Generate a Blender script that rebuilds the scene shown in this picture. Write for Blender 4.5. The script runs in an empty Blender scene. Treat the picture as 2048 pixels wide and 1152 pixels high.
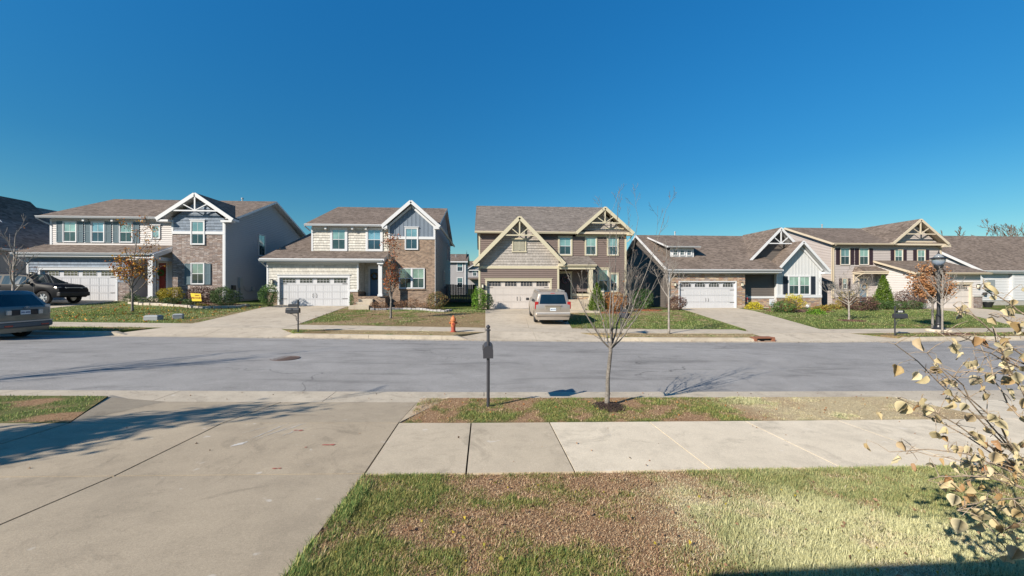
import bpy, math, random
import numpy as np
from mathutils import Vector, Matrix
random.seed(7); rng = np.random.default_rng(7)
R = math.radians
C = bpy.context.scene.collection
sc = bpy.context.scene

# ------------------------------------------------------------ camera, sky, sun, exposure
CAM_H = 2.2
cam_d = bpy.data.cameras.new('camera'); cam = bpy.data.objects.new('camera', cam_d); C.objects.link(cam)
cam.location = (0, 0, CAM_H); cam.rotation_euler = (R(90), 0, R(-4))
cam_d.sensor_width = 36; cam_d.lens = 36 * 800 / 2048; cam_d.clip_start = 0.05; cam_d.clip_end = 3000
sc.camera = cam
SUN_EL, SUN_AZ = R(30.5), R(38)                       # light travels towards +X, +Y (38 degrees from +X)
ldir = Vector((math.cos(SUN_AZ) * math.cos(SUN_EL), math.sin(SUN_AZ) * math.cos(SUN_EL), -math.sin(SUN_EL)))
sd = bpy.data.lights.new('sun', 'SUN'); sun = bpy.data.objects.new('sun', sd); C.objects.link(sun)
sun.rotation_euler = ldir.to_track_quat('-Z', 'Y').to_euler(); sun.location = (-20, -20, 30)
sd.energy = 5.0; sd.angle = R(0.5); sd.color = (1.0, 0.90, 0.76)
wd = bpy.data.worlds.new('World'); sc.world = wd; wd.use_nodes = True
nt = wd.node_tree; nt.nodes.clear()
sky = nt.nodes.new('ShaderNodeTexSky'); sky.sky_type = 'NISHITA'; sky.sun_disc = False
sky.sun_elevation = SUN_EL; sky.sun_rotation = math.atan2(-ldir.x, -ldir.y)
sky.altitude = 200; sky.air_density = 1.0; sky.dust_density = 0.3; sky.ozone_density = 3.0
hsv = nt.nodes.new('ShaderNodeHueSaturation'); hsv.inputs['Saturation'].default_value = 1.3; hsv.inputs['Hue'].default_value = 0.488
bg = nt.nodes.new('ShaderNodeBackground'); bg.inputs[1].default_value = 0.065
wo = nt.nodes.new('ShaderNodeOutputWorld')
nt.links.new(sky.outputs[0], hsv.inputs['Color']); tc = nt.nodes.new('ShaderNodeTexCoord'); sx = nt.nodes.new('ShaderNodeSeparateXYZ'); rp = nt.nodes.new('ShaderNodeValToRGB'); mu = nt.nodes.new('ShaderNodeMix')
mu.data_type = 'RGBA'; mu.blend_type = 'MULTIPLY'; mu.inputs[0].default_value = 1
for k, (p, c) in enumerate([(0, (.78,.82,.70)), (.12, (.57,.80,.78)), (.26, (.43,.82,.93)), (.58, (.54,1.15,1.42))]):
    e = rp.color_ramp.elements[k] if k < 2 else rp.color_ramp.elements.new(p)
    e.position = p; e.color = (*c, 1)
nt.links.new(tc.outputs['Generated'], sx.inputs[0]); nt.links.new(sx.outputs[2], rp.inputs[0])
nt.links.new(hsv.outputs[0], mu.inputs[6]); nt.links.new(rp.outputs[0], mu.inputs[7]); nt.links.new(mu.outputs[2], bg.inputs[0]); nt.links.new(bg.outputs[0], wo.inputs[0])
vs = sc.view_settings; vs.view_transform = 'Standard'; vs.look = 'None'; vs.exposure = 0.85; vs.gamma = 1
sc.cycles.max_bounces = 6; sc.cycles.transparent_max_bounces = 6

# ------------------------------------------------------------ terrain heights
def lerp(t, x):
    if x <= t[0][0]: return t[0][1]
    for (a, b), (c, d) in zip(t, t[1:]):
        if x <= c: return b + (d - b) * (x - a) / (c - a)
    return t[-1][1]
TS = [(-90,1.3),(-60,1.1),(-30,.62),(-18,.39),(-12,.29),(-7,.18),(0,.02),(5,-.06),(9,-.12),(15,-.18),(25,-.19),(60,-.1),(120,.2)]
TP = [(-60,4),(-8,1.12),(0,.52),(4.28,.20),(5.95,.17),(7.4,.15),(18.3,.17),(19.9,.20)]
TR = [(-20,.62),(-13,.42)]
def st(X): return lerp(TS, X)
def HG(X, Y):                                   # lawn / pavement level
    if Y <= 19.9: p = lerp(TP, Y)
    else: p = .20 + lerp(TR, X) * min(1, (Y - 19.9) / 9.6) + max(0, Y - 29.5) * .01
    return st(X) + p

# ------------------------------------------------------------ mesh helpers
class MB:
    def __init__(s): s.v = []; s.f = []; s.m = []
    def face(s, pts, mi=0, n=None):
        pts = [tuple(p) for p in pts]
        if n is not None:
            a, b, c = Vector(pts[0]), Vector(pts[1]), Vector(pts[2])
            nn = Vector((0,0,0))
            for i in range(len(pts)):
                p, q = Vector(pts[i]), Vector(pts[(i+1) % len(pts)])
                nn += p.cross(q)
            if nn.dot(Vector(n)) < 0: pts = pts[::-1]
        k = len(s.v); s.v += pts; s.f.append(tuple(range(k, k + len(pts)))); s.m.append(mi)
    def raw(s, vs, fs, mi=0):
        k = len(s.v); s.v += [tuple(v) for v in vs]
        for f in fs: s.f.append(tuple(i + k for i in f)); s.m.append(mi)
    def box(s, x0, x1, y0, y1, z0, z1, mi=0, zf=None):
        a, b = (x0, x1) if x0 < x1 else (x1, x0); c, d = (y0, y1) if y0 < y1 else (y1, y0); e, f = (z0, z1) if z0 < z1 else (z1, z0)
        v = [(a,c,e),(b,c,e),(b,d,e),(a,d,e),(a,c,f),(b,c,f),(b,d,f),(a,d,f)]
        s.raw(v, [(0,3,2,1),(4,5,6,7),(0,1,5,4),(1,2,6,5),(2,3,7,6),(3,0,4,7)], mi)
    def beam(s, p, q, w, h, up=(0,0,1), mi=0):     # bar from p to q, w across, h along 'up'
        p, q, up = Vector(p), Vector(q), Vector(up); d = (q - p).normalized()
        sx = d.cross(up)
        if sx.length < 1e-6: sx = d.cross(Vector((1,0,0)))
        sx.normalize(); sz = sx.cross(d).normalized()
        v = []
        for c in (p, q):
            for a, b in ((-1,-1),(1,-1),(1,1),(-1,1)): v.append(c + sx * a * w / 2 + sz * b * h / 2)
        s.raw(v, [(0,1,2,3)[::-1],(4,5,6,7),(0,1,5,4),(1,2,6,5),(2,3,7,6),(3,0,4,7)], mi)
    def slab(s, pts, t, mi=0, mi2=None):           # polygon thickened downwards
        mi2 = mi if mi2 is None else mi2
        pts = [Vector(p) for p in pts]; lo = [p - Vector((0,0,t)) for p in pts]
        s.face(pts, mi, (0,0,1)); s.face(lo, mi2, (0,0,-1))
        c = sum(pts, Vector()) / len(pts)
        for i in range(len(pts)):
            j = (i + 1) % len(pts)
            mid = (pts[i] + pts[j]) / 2 - c
            e = pts[j] - pts[i]; n = Vector((e.y, -e.x, 0))
            if n.dot(mid) < 0: n = -n
            s.face([pts[i], pts[j], lo[j], lo[i]], mi2, n)
    def tube(s, pts, rad, n=6, mi=0, cap=True):
        pts = [Vector(p) for p in pts]; k = len(s.v)
        if not hasattr(rad, '__len__'): rad = [rad] * len(pts)
        ref = None
        for i, p in enumerate(pts):
            d = (pts[min(i+1, len(pts)-1)] - pts[max(i-1, 0)]).normalized()
            if ref is None: ref = d.orthogonal().normalized()
            ref = (ref - d * ref.dot(d))
            ref = ref.normalized() if ref.length > 1e-5 else d.orthogonal().normalized()
            b = d.cross(ref)
            for j in range(n):
                a = 2 * math.pi * j / n
                s.v.append(tuple(p + (ref * math.cos(a) + b * math.sin(a)) * rad[i]))
        for i in range(len(pts) - 1):
            for j in range(n):
                a = k + i*n + j; b_ = k + i*n + (j+1) % n
                s.f.append((a, b_, b_ + n, a + n)); s.m.append(mi)
        if cap:
            s.f.append(tuple(range(k, k+n))[::-1]); s.m.append(mi)
            s.f.append(tuple(range(k + (len(pts)-1)*n, k + len(pts)*n))); s.m.append(mi)
    def lathe(s, prof, cx=0, cy=0, n=16, mi=0):    # prof: (r, z)
        k = len(s.v)
        for r, z in prof:
            for j in range(n):
                a = 2*math.pi*j/n; s.v.append((cx + r*math.cos(a), cy + r*math.sin(a), z))
        for i in range(len(prof)-1):
            for j in range(n):
                a = k+i*n+j; b = k+i*n+(j+1)%n; s.f.append((a,b,b+n,a+n)); s.m.append(mi)
        s.f.append(tuple(range(k,k+n))[::-1]); s.m.append(mi)
        s.f.append(tuple(range(k+(len(prof)-1)*n, k+len(prof)*n))); s.m.append(mi)
    def build(s, name, mats, parent=None, org=(0,0,0), smooth=False, loc=None, bevel=0):
        me = bpy.data.meshes.new(name)
        o3 = Vector(org)
        me.from_pydata([(v[0]-o3.x, v[1]-o3.y, v[2]-o3.z) for v in s.v], [], s.f)
        if not isinstance(mats, (list, tuple)): mats = [mats]
        for m in mats: me.materials.append(m)
        me.polygons.foreach_set('material_index', s.m)
        uvl = me.uv_layers.new(name='UVMap')
        co = np.array(s.v, dtype=np.float64)
        uv = np.zeros((len(me.loops), 2)); li = 0
        me.update()
        for p in me.polygons:
            n = p.normal
            if abs(n.z) > .985 or (n.x == 0 and n.y == 0): u = (1,0,0); v = (0,1,0)
            else:
                l = math.hypot(n.x, n.y); u = (-n.y/l, n.x/l, 0)
                v = (n.y*u[2]-n.z*u[1], n.z*u[0]-n.x*u[2], n.x*u[1]-n.y*u[0])
            for vi in p.vertices:
                c = co[vi]; uv[li, 0] = c[0]*u[0]+c[1]*u[1]; uv[li, 1] = c[0]*v[0]+c[1]*v[1]+c[2]*v[2]; li += 1
        uvl.data.foreach_set('uv', uv.ravel())
        if smooth: me.polygons.foreach_set('use_smooth', [True]*len(me.polygons))
        o = bpy.data.objects.new(name, me); C.objects.link(o)
        if parent is not None: o.parent = parent
        if loc is not None: o.location = loc
        if bevel:
            b = o.modifiers.new('bevel', 'BEVEL'); b.width = bevel; b.segments = 2; b.limit_method = 'ANGLE'
        return o
def tag(o, label=None, cat=None, group=None, kind=None):
    if label: o['label'] = label
    if cat: o['category'] = cat
    if group: o['group'] = group
    if kind: o['kind'] = kind
    return o
def empty(name, loc, rz=0, label=None, cat=None, group=None):
    o = bpy.data.objects.new(name, None); C.objects.link(o); o.location = loc; o.rotation_euler = (0,0,rz)
    o.empty_display_size = .2
    return tag(o, label, cat, group)
def copy_tree(o, parent=None, **kw):
    c = o.copy(); C.objects.link(c); c.parent = parent
    for ch in list(o.children): copy_tree(ch, c)
    return c
def clip_poly(poly, f):                              # keep where f(p) >= 0
    out = []
    for i in range(len(poly)):
        a, b = poly[i], poly[(i+1) % len(poly)]; fa, fb = f(a), f(b)
        if fa >= 0: out.append(a)
        if (fa >= 0) != (fb >= 0):
            t = fa / (fa - fb); out.append(tuple(a[k] + (b[k]-a[k])*t for k in range(len(a))))
    return out

# ------------------------------------------------------------ materials
class N:
    def __init__(s, name):
        s.m = bpy.data.materials.new(name); s.m.use_nodes = True; s.t = s.m.node_tree; s.b = s.t.nodes['Principled BSDF']
    def n(s, ty, **kw):
        x = s.t.nodes.new('ShaderNode' + ty)
        for k, v in kw.items():
            if k[0] == 'i' and k[1:].isdigit(): s.set(x.inputs[int(k[1:])], v)
            elif k in x.inputs.keys() or (k.replace('_', ' ') in x.inputs.keys()): s.set(x.inputs[k if k in x.inputs.keys() else k.replace('_', ' ')], v)
            else: setattr(x, k, v)
        return x
    def set(s, inp, v):
        if isinstance(v, bpy.types.NodeSocket): s.t.links.new(v, inp)
        elif hasattr(v, '__len__') and len(v) == 3 and inp.type == 'RGBA': inp.default_value = (*v, 1)
        else: inp.default_value = v
    def ramp(s, fac, stops, interp='LINEAR'):
        r = s.t.nodes.new('ShaderNodeValToRGB'); r.color_ramp.interpolation = interp
        e = r.color_ramp.elements
        while len(e) < len(stops): e.new(.5)
        for k, (p, c) in enumerate(stops):
            e[k].position = p; e[k].color = (*c, 1) if hasattr(c, '__len__') else (c, c, c, 1)
        s.set(r.inputs[0], fac); return r.outputs[0]
    def mix(s, a, b, f, mode='MIX'):
        x = s.t.nodes.new('ShaderNodeMix'); x.data_type = 'RGBA'; x.blend_type = mode
        s.set(x.inputs[0], f); s.set(x.inputs[6], a); s.set(x.inputs[7], b); return x.outputs[2]
    def math(s, op, a, b=0.0, clamp=False):
        x = s.t.nodes.new('ShaderNodeMath'); x.operation = op; x.use_clamp = clamp; s.set(x.inputs[0], a); s.set(x.inputs[1], b); return x.outputs[0]
    def noise(s, vec, scale, detail=3, rough=.55, dist=0):
        return s.n('TexNoise', Vector=vec, Scale=scale, Detail=detail, Roughness=rough, Distortion=dist).outputs[0]
    def obj(s): return s.n('TexCoord').outputs['Object']
    def uv(s): return s.n('TexCoord').outputs['UV']
    def pos(s): return s.n('NewGeometry').outputs['Position']
    def isl(s): return s.n('NewGeometry').outputs['Random Per Island']
    def bump(s, h, strength=.3, dist=.02, nrm=None):
        b = s.n('Bump', Strength=strength, Distance=dist, Height=h)
        if nrm is not None: s.set(b.inputs['Normal'], nrm)
        s.set(s.b.inputs['Normal'], b.outputs[0]); return b.outputs[0]
    def fin(s, col, rough=.7, spec=.5, metal=0):
        s.set(s.b.inputs['Base Color'], col); s.set(s.b.inputs['Roughness'], rough)
        s.b.inputs['Specular IOR Level'].default_value = spec; s.b.inputs['Metallic'].default_value = metal
        return s.m
MC = {}
def paint(name, col, rough=.55, var=.12, spec=.4, metal=0, scale=1.5, bump=.15):
    if name in MC: return MC[name]
    a = N(name); o = a.pos()
    n1 = a.noise(o, scale, 5, .6); n2 = a.noise(o, scale*22, 3)
    v = a.math('ADD', a.math('MULTIPLY', n1, var*1.6), a.math('MULTIPLY', n2, var*.8))
    v = a.math('ADD', v, 1 - var*1.2)
    c = a.mix(col, a.n('CombineColor', i0=v, i1=v, i2=v).outputs[0], 1.0, 'MULTIPLY')
    if bump: a.bump(n2, bump, .006)
    MC[name] = a.fin(c, rough, spec, metal); return MC[name]
def shake(name, col):
    a = N(name); u = a.uv()
    br = a.n('TexBrick', Vector=u, Scale=1.0, Mortar_Size=.006, Brick_Width=.21, Row_Height=.18, Color1=(.0,.0,.0), Color2=(1,1,1), Mortar=(.5,.5,.5), Bias=0.0)
    br.offset = .37; br.squash = 1.25; br.squash_frequency = 3
    t = a.math('ADD', a.math('MULTIPLY', br.outputs[0], .3), .82)
    n = a.noise(u, 9, 4); t2 = a.math('MULTIPLY', t, a.math('ADD', a.math('MULTIPLY', n, .22), .89))
    c = a.mix(col, a.n('CombineColor', i0=t2, i1=t2, i2=t2).outputs[0], 1.0, 'MULTIPLY')
    a.bump(a.math('SUBTRACT', 1.0, br.outputs[1]), .8, .02)
    c = a.mix(c, a.mix(col, (.1,.1,.1), .6), a.math('MULTIPLY', br.outputs[1], .7))
    return a.fin(c, .75, .25)
def brick(name, c1, c2, c3, mort, bw=.21, rh=.075, ms=.011):
    a = N(name); u = a.uv()
    br = a.n('TexBrick', Vector=u, Scale=1.0, Mortar_Size=ms, Mortar_Smooth=.2, Brick_Width=bw, Row_Height=rh, Color1=(0,0,0), Color2=(1,1,1), Mortar=(.5,.5,.5))
    r = a.ramp(br.outputs[0], [(0, c1), (.45, c2), (.75, c3), (1, c1)])
    big = a.noise(u, 1.1, 4, .6)
    r = a.mix(r, a.ramp(big, [(.3, .78), (.7, 1.15)]), .8, 'MULTIPLY')
    r = a.mix(r, a.ramp(a.noise(u, 60, 3), [(.3, .8), (.7, 1.2)]), .6, 'MULTIPLY')
    c = a.mix(r, mort, br.outputs[1])
    a.bump(a.math('SUBTRACT', 1.0, br.outputs[1]), .7, .012)
    return a.fin(c, .9, .2)
def stone(name, cols, mort=(.2,.17,.15), w=.38, h=.115):
    a = N(name); u = a.uv()
    d = a.n('TexNoise', Vector=u, Scale=2.2, Detail=2)
    uu = a.n('VectorMath', operation='MULTIPLY_ADD', i0=d.outputs[1], i1=(.16,.07,0), i2=u).outputs[0]
    br = a.n('TexBrick', Vector=uu, Scale=1.0, Mortar_Size=.009, Mortar_Smooth=.3, Brick_Width=w, Row_Height=h, Color1=(0,0,0), Color2=(1,1,1), Mortar=(.5,.5,.5))
    br.offset = .43; br.squash = .62; br.squash_frequency = 2
    r = a.ramp(br.outputs[0], [(i/(len(cols)-1), c) for i, c in enumerate(cols)])
    r = a.mix(r, a.ramp(a.noise(u, 14, 4, .7), [(.25, .72), (.75, 1.28)]), .9, 'MULTIPLY')
    c = a.mix(r, mort, br.outputs[1])
    hh = a.math('ADD', a.math('MULTIPLY', a.math('SUBTRACT', 1.0, br.outputs[1]), 1.0), a.math('MULTIPLY', br.outputs[0], .7))
    hh = a.math('ADD', hh, a.math('MULTIPLY', a.noise(u, 22, 4), .6))
    a.bump(hh, 1.0, .045)
    return a.fin(c, .92, .2)
def shingle(name, c1, c2):
    a = N(name); u = a.uv()
    br = a.n('TexBrick', Vector=u, Scale=1.0, Mortar_Size=.006, Brick_Width=.31, Row_Height=.14, Color1=(0,0,0), Color2=(1,1,1), Mortar=(.4,.4,.4))
    br.offset = .41; br.squash = .7; br.squash_frequency = 2
    r = a.mix(c1, c2, br.outputs[0])
    r = a.mix(r, a.ramp(a.noise(u, .5, 4, .6), [(.3, .85), (.7, 1.13)]), .9, 'MULTIPLY')
    r = a.mix(r, a.ramp(a.noise(u, 90, 2), [(.3, .7), (.7, 1.3)]), .6, 'MULTIPLY')
    mp = a.n('Mapping', Vector=u, Scale=(.6, 9, 1)).outputs[0]
    r = a.mix(r, a.ramp(a.noise(mp, 3, 3, .6), [(.35, .8), (.65, 1.2)]), .7, 'MULTIPLY')
    hh = a.math('ADD', a.math('SUBTRACT', 1.0, br.outputs[1]), a.math('MULTIPLY', br.outputs[0], .6))
    a.bump(hh, .9, .02)
    return a.fin(r, .95, .15)
def concrete(name, col, dark):
    a = N(name); o = a.pos()
    big = a.noise(o, .33, 5, .62, .4); med = a.noise(o, 2.4, 6, .65, .2); fine = a.noise(o, 130, 2, .6); f2 = a.noise(o, 45, 3, .6)
    c = a.mix(dark, col, a.ramp(big, [(.3, 0.0), (.62, 1.0)]))
    c = a.mix(c, a.ramp(med, [(.25, .80), (.5, 1.0), (.8, 1.12)]), .9, 'MULTIPLY')
    c = a.mix(c, a.ramp(fine, [(.3, .70), (.7, 1.28)]), .55, 'MULTIPLY')
    c = a.mix(c, a.ramp(f2, [(.3, .85), (.7, 1.12)]), .5, 'MULTIPLY')
    sp = a.noise(o, 5.5, 2, .4); c = a.mix(c, (.62,.60,.57), a.math('MULTIPLY', a.ramp(sp, [(.72, 0.0), (.78, 1.0)]), .35))
    st_ = a.noise(o, 1.1, 7, .75, 1.2); c = a.mix(c, a.ramp(st_, [(.36, .72), (.46, 1.0)]), .8, 'MULTIPLY')
    a.bump(a.math('ADD', fine, a.math('MULTIPLY', f2, .6)), .35, .004)
    return a.fin(c, .9, .25)
def asphalt():
    a = N('asphalt'); o = a.pos()
    big = a.noise(o, .22, 5, .6, .6); med = a.noise(o, 1.6, 6, .7); fine = a.noise(o, 160, 2, .5); f2 = a.noise(o, 48, 2, .6)
    c = a.ramp(big, [(.28, (.20,.194,.188)), (.72, (.255,.248,.242))])
    c = a.mix(c, a.ramp(med, [(.25, .82), (.75, 1.14)]), .9, 'MULTIPLY')
    c = a.mix(c, a.ramp(fine, [(.25, .45), (.7, 1.55)]), .75, 'MULTIPLY')
    c = a.mix(c, a.ramp(f2, [(.3, .72), (.72, 1.3)]), .5, 'MULTIPLY')
    stx = a.n('Mapping', Vector=o, Scale=(.35, 1.6, 1)).outputs[0]
    c = a.mix(c, a.ramp(a.noise(stx, .8, 6, .7, .8), [(.33, .66), (.47, 1.0), (.7, 1.08)]), .9, 'MULTIPLY')
    w = a.n('TexNoise', Vector=o, Scale=.9, Detail=5)
    wv = a.n('VectorMath', operation='MULTIPLY_ADD', i0=w.outputs[1], i1=(1.6,1.6,0), i2=o).outputs[0]
    vo = a.n('TexVoronoi', Vector=wv, Scale=.23, feature='DISTANCE_TO_EDGE').outputs[0]
    msk = a.math('MULTIPLY', a.ramp(vo, [(.0, 1.0), (.0035, 0.0)]), a.ramp(a.noise(o, .3, 2), [(.5, 0.0), (.6, 1.0)]))
    c = a.mix(c, (.05,.05,.05), a.math('MULTIPLY', msk, .8))
    a.bump(a.math('ADD', fine, f2), .5, .005)
    return a.fin(c, .88, .3)
def leafmat(name, cols, rough=.6, trans=.25):
    a = N(name); c = a.ramp(a.isl(), [(i/max(1, len(cols)-1), k) for i, k in enumerate(cols)])
    m = a.fin(c, rough, .3)
    tr = a.n('BsdfTranslucent', Color=c); mx = a.n('MixShader', i0=trans)
    out = a.t.nodes['Material Output']
    a.t.links.new(a.b.outputs[0], mx.inputs[1]); a.t.links.new(tr.outputs[0], mx.inputs[2]); a.t.links.new(mx.outputs[0], out.inputs[0])
    return m
def bark(name, c1, c2):
    a = N(name); o = a.pos()
    mp = a.n('Mapping', Vector=o, Scale=(1, 1, 2.2)).outputs[0]
    r = a.ramp(a.noise(mp, 26, 5, .7), [(.3, c1), (.65, c2)])
    r = a.mix(r, a.ramp(a.noise(o, 4, 3), [(.35, .75), (.65, 1.15)]), .8, 'MULTIPLY')
    a.bump(a.noise(mp, 55, 4), .6, .01)
    return a.fin(r, .9, .2)
def glass(name, col, rough=.04, spec=.9, blinds=0, ior=1.9):
    a = N(name); c = col
    if blinds:
        o = a.obj(); z = a.n('SeparateXYZ', i0=o).outputs[2]
        s_ = a.math('FRACT', a.math('MULTIPLY', z, blinds))
        c = a.mix(col, tuple(k*.6 for k in col), a.ramp(s_, [(.0, 1.0), (.25, 0.0)]))
    nz = a.noise(a.obj(), 1.3, 2); ri = a.n('ObjectInfo').outputs['Random']; c = a.mix(c, a.ramp(ri, [(0,(.55,.6,.7)),(.35,(1.0,1.0,1.0)),(.7,(1.5,1.35,1.2)),(1,(.8,.95,1.3))]), 1.0, 'MULTIPLY'); c = a.mix(c, a.ramp(nz, [(.35, .55), (.65, 1.35)]), .7, 'MULTIPLY')
    a.bump(a.noise(a.obj(), .9, 2), .08, .02)
    m = a.fin(c, rough, spec); a.b.inputs['IOR'].default_value = ior; return m

M_white = paint('white_trim', (.52,.53,.55), .45, .05)
M_cream = paint('cream_trim', (.46,.42,.31), .5, .06)
M_tan = paint('tan_trim', (.47,.405,.31), .5, .06)
M_gutter = paint('gutter_white', (.42,.44,.47), .4, .06)
M_concrete = concrete('concrete', (.43,.375,.30), (.36,.31,.245))
M_concrete_n = concrete('concrete_worn', (.36,.30,.22), (.305,.255,.188))
M_concrete_p = concrete('concrete_pale', (.58,.51,.40), (.52,.455,.355))
M_kerb = concrete('kerb_concrete', (.42,.37,.295), (.34,.295,.235))
M_asph = asphalt()
M_shingle = shingle('roof_shingles', (.095,.075,.063), (.195,.158,.135))
M_shingle_g = shingle('grey_roof_shingles', (.11,.096,.087), (.21,.185,.168))
M_found = concrete('foundation', (.36,.35,.33), (.28,.27,.25))
M_glassU = glass('glass_blinds_and_sky', (.13,.23,.22), .05, 1.0)  # teal base colour holds the blinds plus painted sky reflection
M_glassL = glass('glass_dark', (.022,.045,.052), .04, .6, 0, 1.6)
M_glassK = glass('garage_glass', (.015,.02,.03), .08, .6)
M_black = paint('black_metal', (.018,.019,.022), .38, .1, .5)
M_grey = paint('post_grey', (.035,.036,.044), .45, .1, .5)
M_dark = paint('dark_metal', (.05,.045,.04), .5, .1)
M_metal = paint('galvanised_metal', (.36,.38,.40), .4, .12, .5, .5)
M_lampglass = paint('lamp_glass', (.62,.60,.5), .2, .05, .6)
# ------------------------------------------------------------ lawn colouring: one patch function for soil and blades
_g = [np.random.default_rng(50 + i).random((64, 64)) for i in range(6)]
def vnoise(x, y, sc_, k):
    x = np.asarray(x, float) * sc_ + 100.3; y = np.asarray(y, float) * sc_ + 57.7
    xi = np.floor(x).astype(int); yi = np.floor(y).astype(int); fx = x - xi; fy = y - yi
    fx = fx*fx*(3-2*fx); fy = fy*fy*(3-2*fy); g = _g[k]
    a = g[xi % 64, yi % 64]; b = g[(xi+1) % 64, yi % 64]; c = g[xi % 64, (yi+1) % 64]; d = g[(xi+1) % 64, (yi+1) % 64]
    return (a*(1-fx)+b*fx)*(1-fy) + (c*(1-fx)+d*fx)*fy
def green_of(x, y):                                   # 0 = dead and brown, 1 = green
    x = np.asarray(x, float); y = np.asarray(y, float)
    n = .20*vnoise(x, y, .62, 0) + .42*vnoise(x, y, 2.3, 1) + .38*vnoise(x, y, 6.5, 2)
    base = np.full(x.shape, .5)
    near = y < 5
    base = np.where(near, .56 + .20*np.clip((x - 1.3)/2.0, 0, 1) - .16*np.exp(-((x-.3)**2 + (y-3.9)**2)/.5) + .12*np.exp(-((x+.95)**2)/.04), base)
    verge = (y >= 5) & (y < 8)
    base = np.where(verge, .54 - .30*np.clip((x - 4.0)/1.6, 0, 1) - .1*np.exp(-((x+.6)**2)/.5), base)
    fv = (y >= 8) & (y < 18.4)
    base = np.where(fv, np.where((x > -6.5) & (x < 14), .20, .50), base)
    fl = y >= 18.4
    base = np.where(fl, np.where(x < -13, .74, np.where(x < .3, .49, np.where(x < 14, .66, .74))), base)
    base = np.where(fl & (x > -4) & (x < .3) & (y < 26), .30, base)
    base = np.where(fl & (x > -14.9) & (x < -12.6) & (y < 28), .42, base)
    base = np.where(fl & (x > -6) & (x < .3) & (y > 27), .85, base)
    base = np.where(fl & (x > 4) & (x < 15) & (y > 26.5), .50, base)
    return np.clip(.5 + (n - .5) * 2.3 + (base - .5) * 1.7, 0, 1)
def straw_and_exposure_of(x, y):
    x = np.asarray(x, float); y = np.asarray(y, float)
    s = 1.5*np.exp(-(((x-2.55)/.8)**2 + ((y-2.95)/.55)**2)) + 1.1*np.exp(-(((x-3.7)/.7)**2 + ((y-2.75)/.3)**2)) + .5*np.exp(-(((x-1.9)/.35)**2 + ((y-3.6)/.5)**2))
    s = s * (.45 + 1.1*vnoise(x, y, 4.1, 3))
    s = np.where(y < 5, s + .30*np.clip((x-1.6)/1.2, 0, 1)*(.3+1.2*vnoise(x, y, 7.3, 2)), s)  # right lawn paled through the straw value to carry a brighter exposure
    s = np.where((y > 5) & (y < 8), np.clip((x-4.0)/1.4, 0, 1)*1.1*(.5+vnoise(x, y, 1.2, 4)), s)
    s = np.where((y > 8) & (y < 18.4) & (x > -6.5) & (x < 14), .45 + .4*vnoise(x, y, .6, 4), s)
    s = np.where((y > 18.4), .38*vnoise(x, y, .5, 5), s)
    return np.clip(s, 0, 1)
def add_attr(me, xs, ys):
    for nm, v in (('green', green_of(xs, ys)), ('straw', straw_and_exposure_of(xs, ys))):
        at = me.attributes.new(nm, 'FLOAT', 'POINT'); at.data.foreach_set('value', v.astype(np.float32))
def lawn_mat(name, far):
    a = N(name); o = a.pos()
    g = a.n('Attribute', attribute_name='green').outputs['Fac']; s_ = a.n('Attribute', attribute_name='straw').outputs['Fac']
    if far:
        n1 = a.noise(o, 5.5, 5, .7); n2 = a.noise(o, 24, 3, .7)
        nn = a.math('ADD', a.math('MULTIPLY', a.math('SUBTRACT', n1, .5), 1.5), a.math('MULTIPLY', a.math('SUBTRACT', n2, .5), 1.1))
        g2 = a.math('ADD', g, nn, True)
        brown = a.ramp(a.noise(o, 16, 4, .7), [(.3, (.125,.088,.048)), (.7, (.29,.215,.118))])
        straw = a.ramp(a.noise(o, 30, 3, .7), [(.3, (.24,.18,.10)), (.7, (.42,.335,.20))])
        green = a.ramp(a.noise(o, 20, 4, .75), [(.28, (.035,.062,.012)), (.5, (.085,.115,.026)), (.72, (.175,.19,.055))])
        c = a.mix(a.mix(brown, straw, s_), green, a.ramp(g2, [(.34, 0.0), (.62, 1.0)]))
        h = a.math('ADD', a.noise(o, 40, 3, .7), a.math('MULTIPLY', n1, .6)); a.bump(h, .9, .05)
    else:
        brown = a.ramp(a.noise(o, 55, 5, .8), [(.32, (.07,.04,.025)), (.5, (.27,.165,.095)), (.68, (.50,.36,.22))])
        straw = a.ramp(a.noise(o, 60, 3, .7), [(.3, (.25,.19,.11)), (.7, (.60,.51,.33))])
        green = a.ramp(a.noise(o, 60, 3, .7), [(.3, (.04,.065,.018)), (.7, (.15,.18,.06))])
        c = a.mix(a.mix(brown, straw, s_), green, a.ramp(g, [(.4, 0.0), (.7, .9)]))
        a.bump(a.noise(o, 80, 4, .7), 1.0, .02)
    return a.fin(c, .95, .1)
M_lawn_near = lawn_mat('lawn_soil', False); M_lawn_far = lawn_mat('lawn_turf', True)
def blade_mat(name, gcol, bcol, scol):
    a = N(name); r = a.isl()
    g = a.n('Attribute', attribute_name='green').outputs['Fac']; s_ = a.n('Attribute', attribute_name='straw').outputs['Fac']
    gr = a.ramp(r, gcol); br = a.ramp(r, bcol); sr = a.ramp(r, scol)
    k = a.math('FRACT', a.math('MULTIPLY', r, 37.7))
    gg = a.math('GREATER_THAN', a.math('ADD', a.math('MULTIPLY', g, 1.25), -.16), k)
    k2 = a.math('FRACT', a.math('MULTIPLY', r, 91.3)); ss = a.math('GREATER_THAN', s_, k2)
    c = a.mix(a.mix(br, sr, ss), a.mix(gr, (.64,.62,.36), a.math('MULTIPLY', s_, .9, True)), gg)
    m = a.fin(c, .6, .25); tr = a.n('BsdfTranslucent', Color=c); mx = a.n('MixShader', i0=.3)
    out = a.t.nodes['Material Output']
    a.t.links.new(a.b.outputs[0], mx.inputs[1]); a.t.links.new(tr.outputs[0], mx.inputs[2]); a.t.links.new(mx.outputs[0], out.inputs[0])
    return m
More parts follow.
